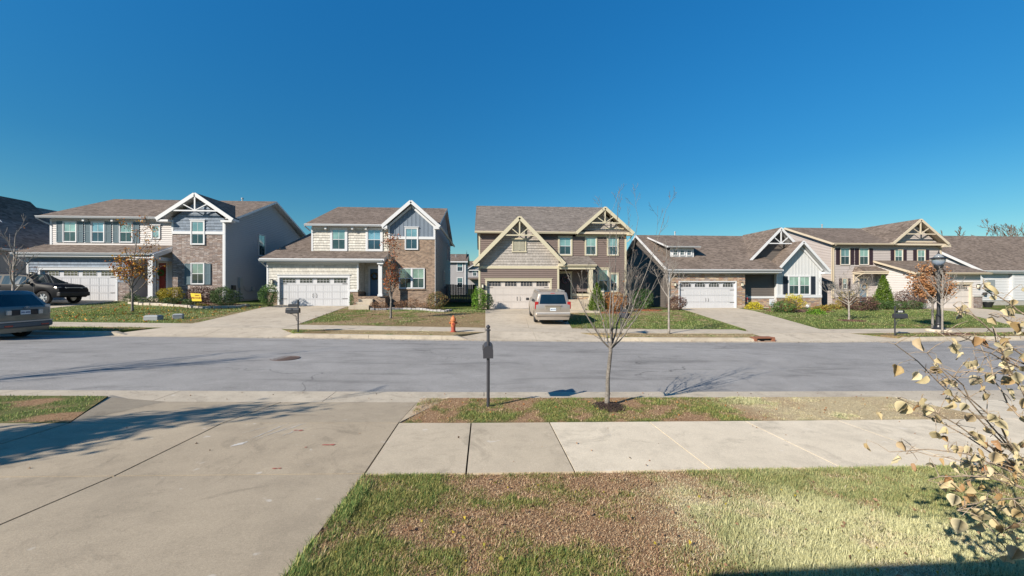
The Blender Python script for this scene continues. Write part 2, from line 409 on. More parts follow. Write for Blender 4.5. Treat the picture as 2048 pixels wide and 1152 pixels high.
M_blade = blade_mat('grass_blades', [(0,(.07,.145,.035)),(.3,(.13,.22,.06)),(.6,(.22,.30,.09)),(.85,(.36,.37,.12)),(1,(.50,.45,.18))],
                    [(0,(.17,.09,.05)),(.4,(.34,.21,.12)),(.75,(.52,.37,.21)),(1,(.66,.52,.33))],
                    [(0,(.50,.42,.24)),(.5,(.70,.62,.40)),(1,(.80,.74,.54))])

M_thatch = blade_mat('thatch', [(0,(.13,.14,.035)),(.5,(.25,.24,.07)),(1,(.42,.37,.14))],
                    [(0,(.17,.085,.048)),(.3,(.36,.21,.12)),(.65,(.54,.38,.22)),(1,(.72,.57,.38))],
                    [(0,(.46,.37,.20)),(.5,(.66,.57,.36)),(1,(.78,.71,.50))])

# ------------------------------------------------------------ sheets on the terrain
def patch(name, poly, step, mat, dz=0.0, skirt=.3, hf=None, lawn=False, step_y=None, kind='structure', parent=None):
    """A convex outline gridded over the terrain, with sides going down into the ground."""
    hf = hf or HG; sy = step_y or step
    xs = [p[0] for p in poly]; ys = [p[1] for p in poly]
    ar = sum(poly[i][0]*poly[(i+1)%len(poly)][1]-poly[(i+1)%len(poly)][0]*poly[i][1] for i in range(len(poly)))
    if ar < 0: poly = poly[::-1]
    nx = max(1, int(math.ceil((max(xs)-min(xs))/step))); ny = max(1, int(math.ceil((max(ys)-min(ys))/sy)))
    x0, y0 = min(xs), min(ys); dx = (max(xs)-x0)/nx; dy = (max(ys)-y0)/ny
    V = {}; vl = []; F = []
    def vid(p, low=False):
        k = (round(p[0], 4), round(p[1], 4), low)
        if k not in V: V[k] = len(vl); vl.append((p[0], p[1], hf(p[0], p[1]) + dz - (skirt if low else 0)))
        return V[k]
    edges = []
    for i in range(len(poly)):
        a, b = poly[i], poly[(i+1) % len(poly)]; edges.append((a, b, -(b[1]-a[1]), b[0]-a[0]))
    for i in range(nx):
        for j in range(ny):
            c = [(x0+i*dx, y0+j*dy), (x0+(i+1)*dx, y0+j*dy), (x0+(i+1)*dx, y0+(j+1)*dy), (x0+i*dx, y0+(j+1)*dy)]
            for a, b, ex, ey in edges:
                if len(c) < 3: break
                c = clip_poly(c, lambda p: (p[0]-a[0])*ex + (p[1]-a[1])*ey)
            if len(c) >= 3:
                ids = []
                for p in c:
                    v = vid(p)
                    if v not in ids: ids.append(v)
                if len(ids) >= 3: F.append(tuple(ids))
    if skirt:
        top = {}
        for f in F:
            for i in range(len(f)):
                e = (f[i], f[(i+1) % len(f)])
                if (e[1], e[0]) in top: del top[(e[1], e[0])]
                else: top[e] = 1
        for a, b in list(top):
            la, lb = vid(vl[a][:2], True), vid(vl[b][:2], True); F.append((b, a, la, lb))
    me = bpy.data.meshes.new(name); me.from_pydata(vl, [], F); me.materials.append(mat)
    if lawn:
        va = np.array(vl); add_attr(me, va[:, 0], va[:, 1])
    o = bpy.data.objects.new(name, me); C.objects.link(o)
    if kind: o['kind'] = kind
    if parent: o.parent = parent
    return o
def join_objs(objs, name):
    vs, fs = [], []; mat = objs[0].data.materials[0]
    for o in objs:
        k = len(vs); vs += [tuple(v.co) for v in o.data.vertices]; fs += [tuple(i+k for i in p.vertices) for p in o.data.polygons]
    me = bpy.data.meshes.new(name); me.from_pydata(vs, [], fs); me.materials.append(mat)
    for o in objs: bpy.data.objects.remove(o)
    o = bpy.data.objects.new(name, me); C.objects.link(o); o['kind'] = 'structure'
    return o

# base ground to the horizon, below every sheet
def base_h(x, y):
    if y > 45: return HG(x, 45) - .06 + (y-45)*.004 + (max(0, x-60)*.02 if x > 60 else 0)
    if y > 19.4: return HG(x, y) - .06
    return HG(x, y) - .42
xs = [-900,-500,-300,-180,-120,-90] + list(range(-75, 80, 5)) + [90,120,180,300,500,900]
ys = [-600,-200,-80,-40,-20,-10,-5,0,3,6,8,12,16.8,19.3,19.5,22,25,28,30,33,38,45,55,70,100,150,250,450,900]
vl = [(x, y, base_h(max(-120, min(120, x)), y)) for y in ys for x in xs]
w_ = len(xs); F = [(j*w_+i, j*w_+i+1, (j+1)*w_+i+1, (j+1)*w_+i) for j in range(len(ys)-1) for i in range(w_-1)]
me = bpy.data.meshes.new('ground'); me.from_pydata(vl, [], F); me.materials.append(M_lawn_far)
va = np.array(vl); add_attr(me, va[:,0], va[:,1])
o = bpy.data.objects.new('ground', me); C.objects.link(o); o['kind'] = 'structure'

# road
def road_h(x, y):
    t = (y - 12.415) / 4.035; return st(x) + .06 * (1 - t*t)
patch('road', [(-90,8.38),(90,8.38),(90,16.45),(-90,16.45)], 1.5, M_asph, 0, .2, road_h, step_y=.5)
M_gut = M_kerb
def gut_h(y0, y1, z0, z1):
    return lambda x, y: st(x) + z0 + (z1-z0)*(y-y0)/(y1-y0)
sl = []
x = -90
while x < 90:
    sl.append(patch('gutter_slab', [(x+.006,7.62),(x+2.994,7.62),(x+2.994,8.378),(x+.006,8.378)], 1.5, M_kerb, 0, .15, gut_h(7.62,8.38,-.005,.004), step_y=.8))
    sl.append(patch('gutter_slab', [(x+.006,16.452),(x+2.994,16.452),(x+2.994,16.83),(x+.006,16.83)], 1.5, M_kerb, 0, .15, gut_h(16.45,16.83,.004,-.005), step_y=.8))
    x += 3
join_objs(sl, 'gutter_strip')
# kerbs: sloped face, cast in lengths, with ends that dip into each driveway
def kerb(name, x0, x1, back, front):
    s = 1 if front > back else -1
    mb = MB(); x = x0
    prof = [(back, -.2), (back, .142), (back + s*.15, .137), (back + s*.185, .12), (back + s*.225, -.012), (back + s*.225, -.2)]
    def ring(x, k=1.0): return [(x, y, st(x) + (z if z <= 0 else z*k)) for y, z in prof]
    first = True
    while x < x1 - .01:
        e = min(x + 3.0, x1); n = max(1, int((e - x) / 1.0)); g = .006
        rings = []
        for i in range(n+1):
            xx = x + g + (e-x-2*g)*i/n
            rings.append(ring(xx))
        if first and x0 > -80: rings.insert(0, ring(x0 - .45, .08))
        if e >= x1 - .01 and x1 < 80: rings.append(ring(x1 + .45, .08))
        first = False; k = len(mb.v)
        for r in rings: mb.v += r
        m = len(prof)
        for i in range(len(rings)-1):
            for j in range(m-1):
                a = k+i*m+j; mb.f.append((a, a+1, a+1+m, a+m) if s < 0 else (a, a+m, a+1+m, a+1)); mb.m.append(0)
        mb.f.append(tuple(range(k, k+m))); mb.m.append(0); mb.f.append(tuple(range(k+(len(rings)-1)*m, k+len(rings)*m))); mb.m.append(0)
        x = e
    return tag(mb.build(name, M_kerb), kind='structure')
kerb('kerb', -90, -6.55, 7.40, 7.62); kerb('kerb', -.65, 7.95, 7.40, 7.62); kerb('kerb', 14.5, 90, 7.40, 7.62)
kerb('kerb', -90, -31, 17.055, 16.83); kerb('kerb', -23.5, -14.6, 17.055, 16.83); kerb('kerb', -7.75, -1.1, 17.055, 16.83)
kerb('kerb', 5.6, 11.75, 17.055, 16.83); kerb('kerb', 19.2, 26.5, 17.055, 16.83); kerb('kerb', 35, 90, 17.055, 16.83)

M_concrete_m = concrete('concrete_mid', (.44,.375,.285), (.37,.315,.235))
# near side: verges, pavement, driveway, lawn
patch('verge', [(-60,7.4),(-6.5,7.4),(-5.74,5.95),(-60,5.95)], .5, M_lawn_near, .012, .3, lawn=True, step_y=.12)
patch('verge', [(-1.22,5.95),(-.66,7.4),(8.05,7.4),(8.4,5.95)], .07, M_lawn_near, .0, .3, lawn=True)
patch('verge', [(14.3,5.95),(14.5,7.4),(60,7.4),(60,5.95)], .8, M_lawn_near, .012, .3, lawn=True, step_y=.3)
patch('front_lawn', [(-1.23,4.26),(-1.23,1.2),(6.6,1.2),(6.6,4.26)], .06, M_lawn_near, -.01, .3, lawn=True)
patch('front_lawn', [(-1.23,1.2),(-1.23,-.8),(16,-.8),(16,1.2)], .12, M_lawn_near, -.01, .3, lawn=True)
patch('front_lawn', [(-1.23,-.8),(-1.23,-12),(16,-12),(16,-.8)], .6, M_lawn_near, -.01, .3, lawn=True)
patch('front_lawn', [(6.6,4.26),(16,4.26),(16,1.2),(6.6,1.2)], .12, M_lawn_near, -.01, .3, lawn=True)
patch('front_lawn', [(-14,4.26),(-5.75,4.26),(-5.75,-2),(-14,-2)], .15, M_lawn_near, -.01, .3, lawn=True)
patch('front_lawn', [(-60,4.26),(-14,4.26),(-14,-12),(-60,-12)], .8, M_lawn_near, -.01, .3, lawn=True)
sl = []; xj = [-.19]
for k in range(40): xj.append(xj[-1] + (1.17 if k == 0 else 1.53))
sl.append(patch('s', [(-1.236,4.275),(-.20,4.275),(-.20,5.945),(-1.236,5.945)], .6, M_concrete_m, .01, .3))
for a, b in zip(xj, xj[1:]):
    m = M_concrete_m if a < .9 else M_concrete_p  # slabs to the right carry a brighter exposure in their paler colour
    sl.append(patch('s', [(a+.009,4.275),(b-.009,4.275),(b-.009,5.945),(a+.009,5.945)], .8, m, .01, .3))
nr_ = len(sl); x = -5.735
while x > -40:
    sl.append(patch('s', [(x-1.52,4.275),(x-.008,4.275),(x-.008,5.945),(x-1.52,5.945)], .8, M_concrete_n, .01, .3)); x -= 1.53
join_objs(sl[:2], 'pavement'); join_objs(sl[2:nr_], 'pavement'); join_objs(sl[nr_:], 'pavement')
def apron_n(x, y): return st(x) + (.18 + (y-5.95)/(7.62-5.95)*(.004-.18) if y > 5.95 else HG(x, y) - st(x) + .01)
dr = []
ty = [7.618, 5.959, 5.943, 4.289, 4.273, 1.2, 1.19, -2, -2.01, -6]
for a, b in ((ty[0],ty[1]),(ty[2],ty[3]),(ty[4],ty[5]),(ty[6],ty[7]),(ty[8],ty[9])):
    for xa, xb in ((-5.72,-3.712),(-3.69,-1.255)):
        dr.append(patch('d', [(xa,b),(xb,b),(xb,a),(xa,a)], .5, M_concrete_n, .0 if b > 5.9 else .0, .3, apron_n))
def tri(name, pts, mat):
    mb = MB(); mb.slab(pts, .3); return mb.build(name, mat)
def wing(x0, x1, y0, y1, yk, z_in=.18):               # flared side of an apron: inner x0, outer x1 at the kerb back
    z = lambda x, q: st(x) + q
    mb = MB()
    A = (x0, y0, z(x0, z_in)); B = (x1, y1, z(x1, .142)); Cc = (x1 + (x1-x0)*.5, yk, z(x1, .006)); D = (x0, yk, z(x0, .004))
    mb.slab([A, B, D], .3); mb.slab([B, Cc, D], .3); return mb
w1 = wing(-1.247, -.66, 5.96, 7.4, 7.618); w2 = wing(-5.723, -6.49, 5.96, 7.4, 7.618)
dr += [w1.build('d', M_concrete_n), w2.build('d', M_concrete_n)]
join_objs(dr, 'driveway')
drr = [patch('d', [(8.42,5.955),(8.1,7.4),(8.1,7.618),(14.3,7.618),(14.3,5.955)], .6, M_concrete_p, 0, .3, apron_n)]
join_objs(drr, 'driveway')

# far side
def apron_f(x, y): return st(x) + (.004 + (y-16.83)/(18.3-16.83)*.176 if y < 18.3 else HG(x, y) - st(x) + .015)
def far_drive(Ls, Rs, yend, joint=None):
    """Ls, Rs: left and right edge points as (x, y) from the street up; slabs between pavement lines."""
    ex = lambda E, y: lerp([(b, a) for a, b in E], y)
    rows = [16.832, 18.3, 19.9, 24.4, yend] if yend < 30 else [16.832, 18.3, 19.9, 25.0, yend]
    out = []
    for a, b in zip(rows, rows[1:]):
        k = [a+.005] + [y for (_, y) in sorted(set(Ls+Rs), key=lambda p: p[1]) if a+.05 < y < b-.05] + [b-.005]
        for p, q in zip(k, k[1:]):
            for f0, f1 in ((0, .5), (.5, 1)):
                mk = lambda y, f: (ex(Ls, y) + (ex(Rs, y)-ex(Ls, y))*f + (.006 if f == .5 and f0 == .5 else -.006 if f == .5 else 0), y)
                out.append(patch('d', [mk(p, f0), mk(p, f1), mk(q, f1), mk(q, f0)], .6, M_concrete, 0, .25, apron_f))
    return join_objs(out, 'driveway')
D0 = ([(-31.5,16.83),(-30.2,18.3),(-30.0,29.1)], [(-23.0,16.83),(-24.7,18.3),(-24.85,29.1)])
D2 = ([(-15.1,16.83),(-13.75,18.35),(-13.7,20.3),(-14.6,27.5),(-14.6,29.65)], [(-7.3,16.83),(-8.95,18.3),(-9.0,19.9),(-9.72,28.6),(-9.72,29.65)])
D3 = ([(-1.55,16.83),(.06,18.2),(.1,30.3)], [(6.0,16.83),(4.45,18.2),(4.42,19.9),(5.0,24.2),(5.0,30.3)])
D4 = ([(12.4,16.83),(12.9,18.6),(13.66,20.05),(15.7,30.2),(16.5,33.2)], [(19.6,16.83),(17.7,18.3),(17.56,19.6),(20.3,28.0),(21.75,33.2)])
D5 = ([(26.9,16.83),(28.4,18.3),(30.0,20.7),(35.8,27.8),(36.7,31.5)], [(34.6,16.83),(33.4,18.3),(34.5,20.7),(40.4,29.0),(41.4,31.5)])
for D, ye in ((D0,29.1),(D2,29.65),(D3,30.3),(D4,33.2),(D5,31.5)): far_drive(D[0], D[1], ye)
ex = lambda E, y: lerp([(b, a) for a, b in E], y)
gaps = [(ex(L, 19), ex(Rr, 19)) for L, Rr in (D0, D2, D3, D4, D5)]
sl = []
edges = [-70] + [v for g in gaps for v in g] + [70]
for i in range(0, len(edges), 2):
    a, b = edges[i] + (.01 if i else 0), edges[i+1] - .01
    n = max(1, round((b-a)/1.5)); w = (b-a)/n
    for k in range(n): sl.append(patch('s', [(a+k*w+.007,18.305),(a+(k+1)*w-.007,18.305),(a+(k+1)*w-.007,19.895),(a+k*w+.007,19.895)], 1.6, M_concrete, .012, .25))
join_objs(sl, 'pavement')
# far verges and lawns (outlines follow the driveway edges)
def far_lawns():
    E = [None] + [D0, D2, D3, D4, D5] + [None]
    for i in range(6):
        L = E[i][1] if E[i] else [(-70,16.83),(-70,60)]
        Rr = E[i+1][0] if E[i+1] else [(70,16.83),(70,60)]
        yy = [17.06, 18.3]
        patch('verge', [(ex(L,17.06),17.06),(ex(Rr,17.06),17.06),(ex(Rr,18.295),18.295),(ex(L,18.295),18.295)], .3, M_lawn_far, .0, .3, lawn=True, step_y=.25)
        ks = sorted(set([19.905, 45] + [y for _, y in L + Rr if 19.9 < y < 45]))
        o_ = [patch('l', [(ex(L,a),a),(ex(Rr,a),a),(ex(Rr,b),b),(ex(L,b),b)], .45, M_lawn_far, .0, .12, lawn=True) for a, b in zip(ks, ks[1:])]
        vs, fs = [], []
        for q in o_:
            k = len(vs); vs += [tuple(v.co) for v in q.data.vertices]; fs += [tuple(t+k for t in p.vertices) for p in q.data.polygons]; bpy.data.objects.remove(q)
        me = bpy.data.meshes.new('lawn'); me.from_pydata(vs, [], fs); me.materials.append(M_lawn_far); va = np.array(vs); add_attr(me, va[:,0], va[:,1])
        q = bpy.data.objects.new('lawn', me); C.objects.link(q); q['kind'] = 'structure'
far_lawns()

# ------------------------------------------------------------ grass blades
def blades(name, x, y, hmin, hmax, wid, mat=None, lean=.6, z=None, dens_by_green=True):
    n = len(x); gr = green_of(x, y)
    if dens_by_green:
        keep = rng.random(n) < (.35 + .65*gr); x, y, gr = x[keep], y[keep], gr[keep]; n = len(x)
    zz = np.array([HG(a, b) for a, b in zip(x, y)]) - (.004 if lean > 1.5 else .012) if z is None else z
    h = (hmin + (hmax-hmin)*rng.random(n)**1.5) * (.45 + .75*gr)
    az = rng.random(n)*2*np.pi; ln = lean*(.3+rng.random(n)) * (1.25 - .5*gr)
    dx, dy = np.cos(az), np.sin(az); px, py = -dy, dx
    w = wid*(.6+.8*rng.random(n))
    flat = np.clip(ln, 0, 1.2); hz = h*np.cos(flat); hx = h*np.sin(flat)
    V = np.zeros((n, 5, 3))
    V[:,0] = np.stack([x-px*w, y-py*w, zz], 1); V[:,1] = np.stack([x+px*w, y+py*w, zz], 1)
    mx, my, mz = x+dx*hx*.35, y+dy*hx*.35, zz+hz*.62
    V[:,2] = np.stack([mx+px*w*.8, my+py*w*.8, mz], 1); V[:,3] = np.stack([mx-px*w*.8, my-py*w*.8, mz], 1)
    V[:,4] = np.stack([x+dx*hx, y+dy*hx, zz+hz], 1)
    b = np.arange(n)*5
    loops = np.stack([b, b+1, b+2, b+3, b+3, b+2, b+4], 1).ravel()
    me = bpy.data.meshes.new(name); me.vertices.add(n*5); me.loops.add(n*7); me.polygons.add(n*2)
    me.vertices.foreach_set('co', V.ravel()); me.loops.foreach_set('vertex_index', loops)
    ls = np.zeros(n*2, int); ls[0::2] = np.arange(n)*7; ls[1::2] = np.arange(n)*7+4
    me.polygons.foreach_set('loop_start', ls); me.update(calc_edges=True); me.validate()
    me.materials.append(mat or M_blade)
    add_attr(me, V[:,:,0].ravel(), V[:,:,1].ravel())
    o = bpy.data.objects.new(name, me); C.objects.link(o); o['kind'] = 'stuff'
    return o
def rnd(n, x0, x1, y0, y1): return x0+(x1-x0)*rng.random(n), y0+(y1-y0)*rng.random(n)
def tufts(nt, per, x0, x1, y0, y1, r):
    """Blades gathered round tuft centres, more of them where the lawn is green."""
    cx, cy = rnd(nt, x0, x1, y0, y1); k = rng.random(nt) < green_of(cx, cy)**.9*1.05; cx, cy = cx[k], cy[k]
    x = np.repeat(cx, per) + rng.normal(0, r, len(cx)*per); y = np.repeat(cy, per) + rng.normal(0, r, len(cx)*per)
    k = (x > x0) & (x < x1) & (y > y0) & (y < y1); return x[k], y[k]
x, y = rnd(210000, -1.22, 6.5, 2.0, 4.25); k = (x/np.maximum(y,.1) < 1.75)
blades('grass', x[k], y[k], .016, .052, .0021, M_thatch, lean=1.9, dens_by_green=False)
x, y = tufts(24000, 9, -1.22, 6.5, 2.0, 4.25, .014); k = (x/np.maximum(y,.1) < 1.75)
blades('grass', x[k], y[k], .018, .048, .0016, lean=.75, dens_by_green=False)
for n_, a_, b_, c_, d_ in ((70000, -1.2, 11, -.5, 2.0), (70000, 6.5, 13, 2.0, 4.25), (50000, -12, -5.78, 0, 4.25)):
    x, y = rnd(n_, a_, b_, c_, d_); blades('grass', x, y, .016, .052, .0032, M_thatch, lean=1.9, dens_by_green=False)
    x, y = tufts(n_//9, 7, a_, b_, c_, d_, .02); blades('grass', x, y, .018, .05, .0028, lean=.8, dens_by_green=False)
x, y = rnd(7000, -1.26, -1.10, 1.8, 4.25); blades('grass', x, y, .03, .08, .0022, lean=.9)
x, y = rnd(7000, -1.0, 6.5, 4.19, 4.28); blades('grass', x, y, .02, .05, .002, lean=.9)
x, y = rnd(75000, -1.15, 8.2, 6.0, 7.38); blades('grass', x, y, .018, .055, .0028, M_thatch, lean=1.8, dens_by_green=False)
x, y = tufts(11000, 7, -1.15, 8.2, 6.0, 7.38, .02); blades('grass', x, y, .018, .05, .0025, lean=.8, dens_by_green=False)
x, y = rnd(30000, -12, -5.8, 6.0, 7.38); k = (x + .524*(y-5.95) < -5.78); blades('grass', x[k], y[k], .02, .06, .004)
def far_blades(n, x0, x1, y0, y1, ok=None):
    x, y = rnd(n, x0, x1, y0, y1)
    if ok is not None:
        k = ok(x, y); x, y = x[k], y[k]
    blades('grass', x, y, .03, .08, .007)
inside = lambda L, Rr: (lambda x, y: (x > np.interp(y, [p[1] for p in L], [p[0] for p in L])+.05) & (x < np.interp(y, [p[1] for p in Rr], [p[0] for p in Rr])-.05))
far_blades(42000, -25, -13.5, 20, 29.4, inside(D0[1], D2[0]))
far_blades(26000, -10, .1, 20, 29.4, inside(D2[1], D3[0]))
far_blades(26000, 4.4, 16, 20, 31, inside(D3[1], D4[0]))
far_blades(34000, 17, 36, 20, 32, inside(D4[1], D5[0]))
for a, b in ((-23.5,-14.7),(-8.3,-1.2),(5.7,12.3),(19.2,27)): far_blades(int((b-a)*420), a, b, 17.1, 18.3)
# ------------------------------------------------------------ house kit
# a frame is a vertical plane: ('f', Y) faces the street, ('l', X) faces -X, ('r', X) faces +X
def P3(F, u, z, d=0.0):
    k, c = F
    return (u, c-d, z) if k == 'f' else ((c-d, u, z) if k == 'l' else ((c+d, u, z) if k == 'r' else (u, c+d, z)))
def NRM(F): return {'f': (0,-1,0), 'l': (-1,0,0), 'r': (1,0,0), 'b': (0,1,0)}[F[0]]
def fbox(mb, F, u0, u1, z0, z1, d0, d1, mi=0):
    a, b = P3(F, u0, z0, d0), P3(F, u1, z1, d1); mb.box(a[0], b[0], a[1], b[1], a[2], b[2], mi)
def lap(mb, F, poly, course=.15, proud=.032, mi=0):
    n = NRM(F); z0 = min(p[1] for p in poly); z1 = max(p[1] for p in poly); k = math.floor(z0/course)
    while k*course < z1:
        a, b = k*course, (k+1)*course
        c = clip_poly(clip_poly(poly, lambda p: p[1]-a), lambda p: b-p[1])
        if len(c) >= 3:
            pr = lambda z: proud*(1-(z-a)/course)
            mb.face([P3(F, u, z, pr(z)) for u, z in c], mi, n)
            lo = [p for p in c if abs(p[1]-a) < 1e-6]
            if len(lo) >= 2:
                u0, u1 = min(p[0] for p in lo), max(p[0] for p in lo)
                mb.face([P3(F, u0, a, proud), P3(F, u1, a, proud), P3(F, u1, a, 0), P3(F, u0, a, 0)], mi, (0,0,-1))
        k += 1
def batten(mb, F, poly, sp=.3, mi=0):
    mb.face([P3(F, u, z) for u, z in poly], mi, NRM(F))
    u = min(p[0] for p in poly) + sp*.5; um = max(p[0] for p in poly)
    while u < um - .03:
        c = clip_poly(clip_poly(poly, lambda p: p[0]-(u-.02)), lambda p: u+.02-p[0])
        if len(c) >= 3: fbox(mb, F, u-.02, u+.02, min(p[1] for p in c), max(p[1] for p in c)-.02, -.01, .022, mi)
        u += sp
class House:
    def __init__(s, name, org, label, trim=None):
        s.org = org; s.root = empty(name, org, 0, label, 'house'); s.trim = trim or M_white
    def put(s, mb, name, mat, parent=None, label=None, smooth=False, bevel=0):
        o = mb.build(name, mat, parent or s.root, s.org, smooth, bevel=bevel)
        if label: o['label'] = label
        return o
    def wall(s, kind, F, polys, mat, label=None, parent=None, name='wall', course=None):
        def touch(a, b):
            ax, bx = [q[0] for q in a], [q[0] for q in b]; az, bz = [q[1] for q in a], [q[1] for q in b]
            return min(ax) <= max(bx)+1e-4 and min(bx) <= max(ax)+1e-4 and min(az) <= max(bz)+1e-4 and min(bz) <= max(az)+1e-4
        rest = list(polys); first = [rest.pop(0)]; grew = True
        while grew:
            grew = False
            for p in rest:
                if any(touch(p, q) for q in first): first.append(p); rest.remove(p); grew = True; break
        if rest: s.wall(kind, F, rest, mat, label, parent, name, course)
        mb = MB()
        for p in first:
            if kind == 'lap': lap(mb, F, p, course or .15)
            elif kind == 'shake': lap(mb, F, p, .2, .032)
            elif kind == 'batten': batten(mb, F, p)
            else: mb.face([P3(F, u, z) for u, z in p], 0, NRM(F))
        return s.put(mb, name, mat, parent, label)
    def trims(s, items, name='trim', mat=None, label=None):      # (F, u0, u1, z0, z1, d0, d1)
        for it in items:
            mb = MB(); fbox(mb, *it); o = s.put(mb, name, mat or s.trim, None, label)
        return o
    def window(s, F, u0, u1, z0, z1, n=1, tw=.09, header=0, sash='dh', mat=None, cols=2, split=.5, sm=None, gl=None, rows=1):
        mat = mat or s.trim; mb = MB(); pn = MB(); sm = sm or M_white
        fbox(mb, F, u0-tw, u0, z0, z1, -.02, .075); fbox(mb, F, u1, u1+tw, z0, z1, -.02, .075)
        fbox(mb, F, u0-tw, u1+tw, z0-tw*.8, z0, -.02, .08); fbox(mb, F, u0-tw, u1+tw, z1, z1+tw+header, -.02, .08)
        if header: fbox(mb, F, u0-tw-.05, u1+tw+.05, z1+tw+header-.05, z1+tw+header, .08, .11)
        w = (u1-u0)/n
        for i in range(n):
            a, b = u0+i*w, u0+(i+1)*w; g = .05 if n > 1 else 0
            if i: a += g
            if i < n-1: b -= g
            if i < n-1: fbox(mb, F, b, b+2*g, z0, z1, -.02, .075)
            fr = .035
            for x0, x1, y0, y1 in ((a,a+fr,z0,z1),(b-fr,b,z0,z1),(a+fr,b-fr,z0,z0+fr),(a+fr,b-fr,z1-fr,z1)): fbox(mb, F, x0, x1, y0, y1, -.02, .055, 1)
            zm = z0+(z1-z0)*split
            if sash == 'dh':
                fbox(mb, F, a+fr, b-fr, zm-.02, zm+.02, -.02, .058, 1)
                fbox(pn, F, a+fr, b-fr, z0+fr, zm-.02, .0, .035, 1); fbox(pn, F, a+fr, b-fr, zm+.02, z1-fr, .0, .036, 0)
            else: fbox(pn, F, a+fr, b-fr, z0+fr, z1-fr, .0, .036, 0)
            for c in range(1, cols):
                uc = a+fr+(b-a-2*fr)*c/cols; fbox(mb, F, uc-.009, uc+.009, zm+.02 if sash == 'dh' and rows == 1 else z0+fr, z1-fr, -.02, .044, 1)
                if sash == 'dh' and rows == 1: fbox(mb, F, uc-.008, uc+.008, z0+fr, zm-.02, -.02, .038, 1)
            for r in range(1, rows):
                zc = z0+fr+(z1-z0-2*fr)*r/rows; fbox(mb, F, a+fr, b-fr, zc-.009, zc+.009, -.02, .0445, 1)
        o = s.put(mb, 'window', [mat, sm]); s.put(pn, 'pane', gl or [M_glassU, M_glassL], o); return o
    def shutter(s, F, u0, u1, z0, z1, mat):
        mb = MB(); st_ = .05; n = 3
        fbox(mb, F, u0, u0+st_, z0, z1, -.02, .06); fbox(mb, F, u1-st_, u1, z0, z1, -.02, .06)
        zs = [z0, (z0+z1)/2-st_/2, z1-st_]
        for z in zs: fbox(mb, F, u0+st_, u1-st_, z, z+st_, -.02, .062)
        z = z0+.03
        while z < z1-.03: fbox(mb, F, u0+st_, u1-st_, z, z+.018, -.02, .05); z += .045
        fbox(mb, F, u0+st_, u1-st_, z0, z1, -.02, .038)
        return s.put(mb, 'shutter', mat)
    def garage(s, F, u0, u1, z0, z1, mat, hdr=.16, arched=False, trim=True, wg=4):
        d = -.14; mb = MB()
        fbox(mb, F, u0, u1, z0+.02, z1, d-.04, d); h = (z1-z0-.02)/4
        for r in range(4):
            za, zb = z0+.02+r*h, z0+.02+(r+1)*h
            for c in range(8):
                ua, ub = u0+(u1-u0)*c/8, u0+(u1-u0)*(c+1)/8
                if r == 3: continue
                for q in range(4):
                    p0 = ua+.035+(ub-ua-.07)*q/4; p1 = ua+.035+(ub-ua-.07)*(q+1)/4
                    fbox(mb, F, p0+.004, p1-.004, za+.05, zb-.04, d, d+.006)
                fbox(mb, F, ua+.004, ua+.03, za+.012, zb-.012, d, d+.016)
            fbox(mb, F, u0, u1, za, za+.012, d-.02, d+.001)
            fbox(mb, F, u0, u1, za+.012, za+.045, d, d+.014); fbox(mb, F, u0, u1, zb-.037, zb-.004, d, d+.014)
        o = s.put(mb, 'garage_door', mat)
        zt = z0+.02+3*h
        for c in range(wg):
            ww = (u1-u0)/wg; ua = u0+ww*c+ww*.13; ub = u0+ww*(c+1)-ww*.13
            wb = MB(); gb = MB(); z_a, z_b = zt+h*.26, zt+h*.86
            fbox(gb, F, ua, ub, z_a, z_b, d+.002, d+.008)
            for k in range(5):
                uc = ua+(ub-ua)*k/4; fbox(wb, F, uc-.010, uc+.010, z_a-.015, z_b+.015, d, d+.022)
            for zc in (z_a, (z_a+z_b)/2, z_b): fbox(wb, F, ua+.016, ub-.016, zc-.009, zc+.009, d, d+.021)
            if arched:
                for k in range(10):
                    t0 = (ua+(ub-ua)*k/10); t1 = (ua+(ub-ua)*(k+1)/10); q = (k+.5)/10*2-1; ar_ = .11*q*q
                    if ar_ > .012: fbox(wb, F, t0, t1, z_b-ar_, z_b+.02, d, d+.023)
            w_ = s.put(wb, 'window', mat, o); s.put(gb, 'pane', M_glassK, w_) if False else None
            gg_ = gb.build('pane', M_glassK, o, s.org)
        for sx in (-.09, .09):
            hb = MB(); uc = (u0+u1)/2+sx; zc = z0+.78
            pts = [P3(F, uc, zc-.15, d+.02), P3(F, uc+sx*.45, zc-.07, d+.05), P3(F, uc+sx*.2, zc, d+.05), P3(F, uc+sx*.45, zc+.07, d+.05), P3(F, uc, zc+.15, d+.02)]
            hb.tube(pts, .012, 5); s.put(hb, 'handle', M_dark, o)
        for uu, sg in ((u0+.06, 1), (u1-.06, -1)):
            for zc in (z0+.55, z0+1.62):
                hb = MB(); fbox(hb, F, uu, uu+sg*.38, zc-.018, zc+.018, d+.016, d+.028); s.put(hb, 'hinge', M_dark, o)
        if trim:
            t = MB(); tw = .13
            fbox(t, F, u0-tw, u0, z0, z1, -.14, .03); fbox(t, F, u1, u1+tw, z0, z1, -.14, .03)
            fbox(t, F, u0-tw, u1+tw, z1, z1+hdr, -.14, .032); fbox(t, F, u0-tw-.06, u1+tw+.06, z1+hdr, z1+hdr+.045, -.02, .075)
            s.put(t, 'door_frame', s.trim)
        return o
    def around(s, kind, F, u0, u1, z0, z1, du0, du1, dz1, mat, top=None, label=None):  # a rectangle (or top polygon) less a door opening
        polys = [[(u0,z0),(du0,z0),(du0,dz1),(u0,dz1)], [(du1,z0),(u1,z0),(u1,dz1),(du1,dz1)], [(u0,dz1),(u1,dz1),(u1,z1),(u0,z1)]]
        return s.wall(kind, F, polys, mat, label)
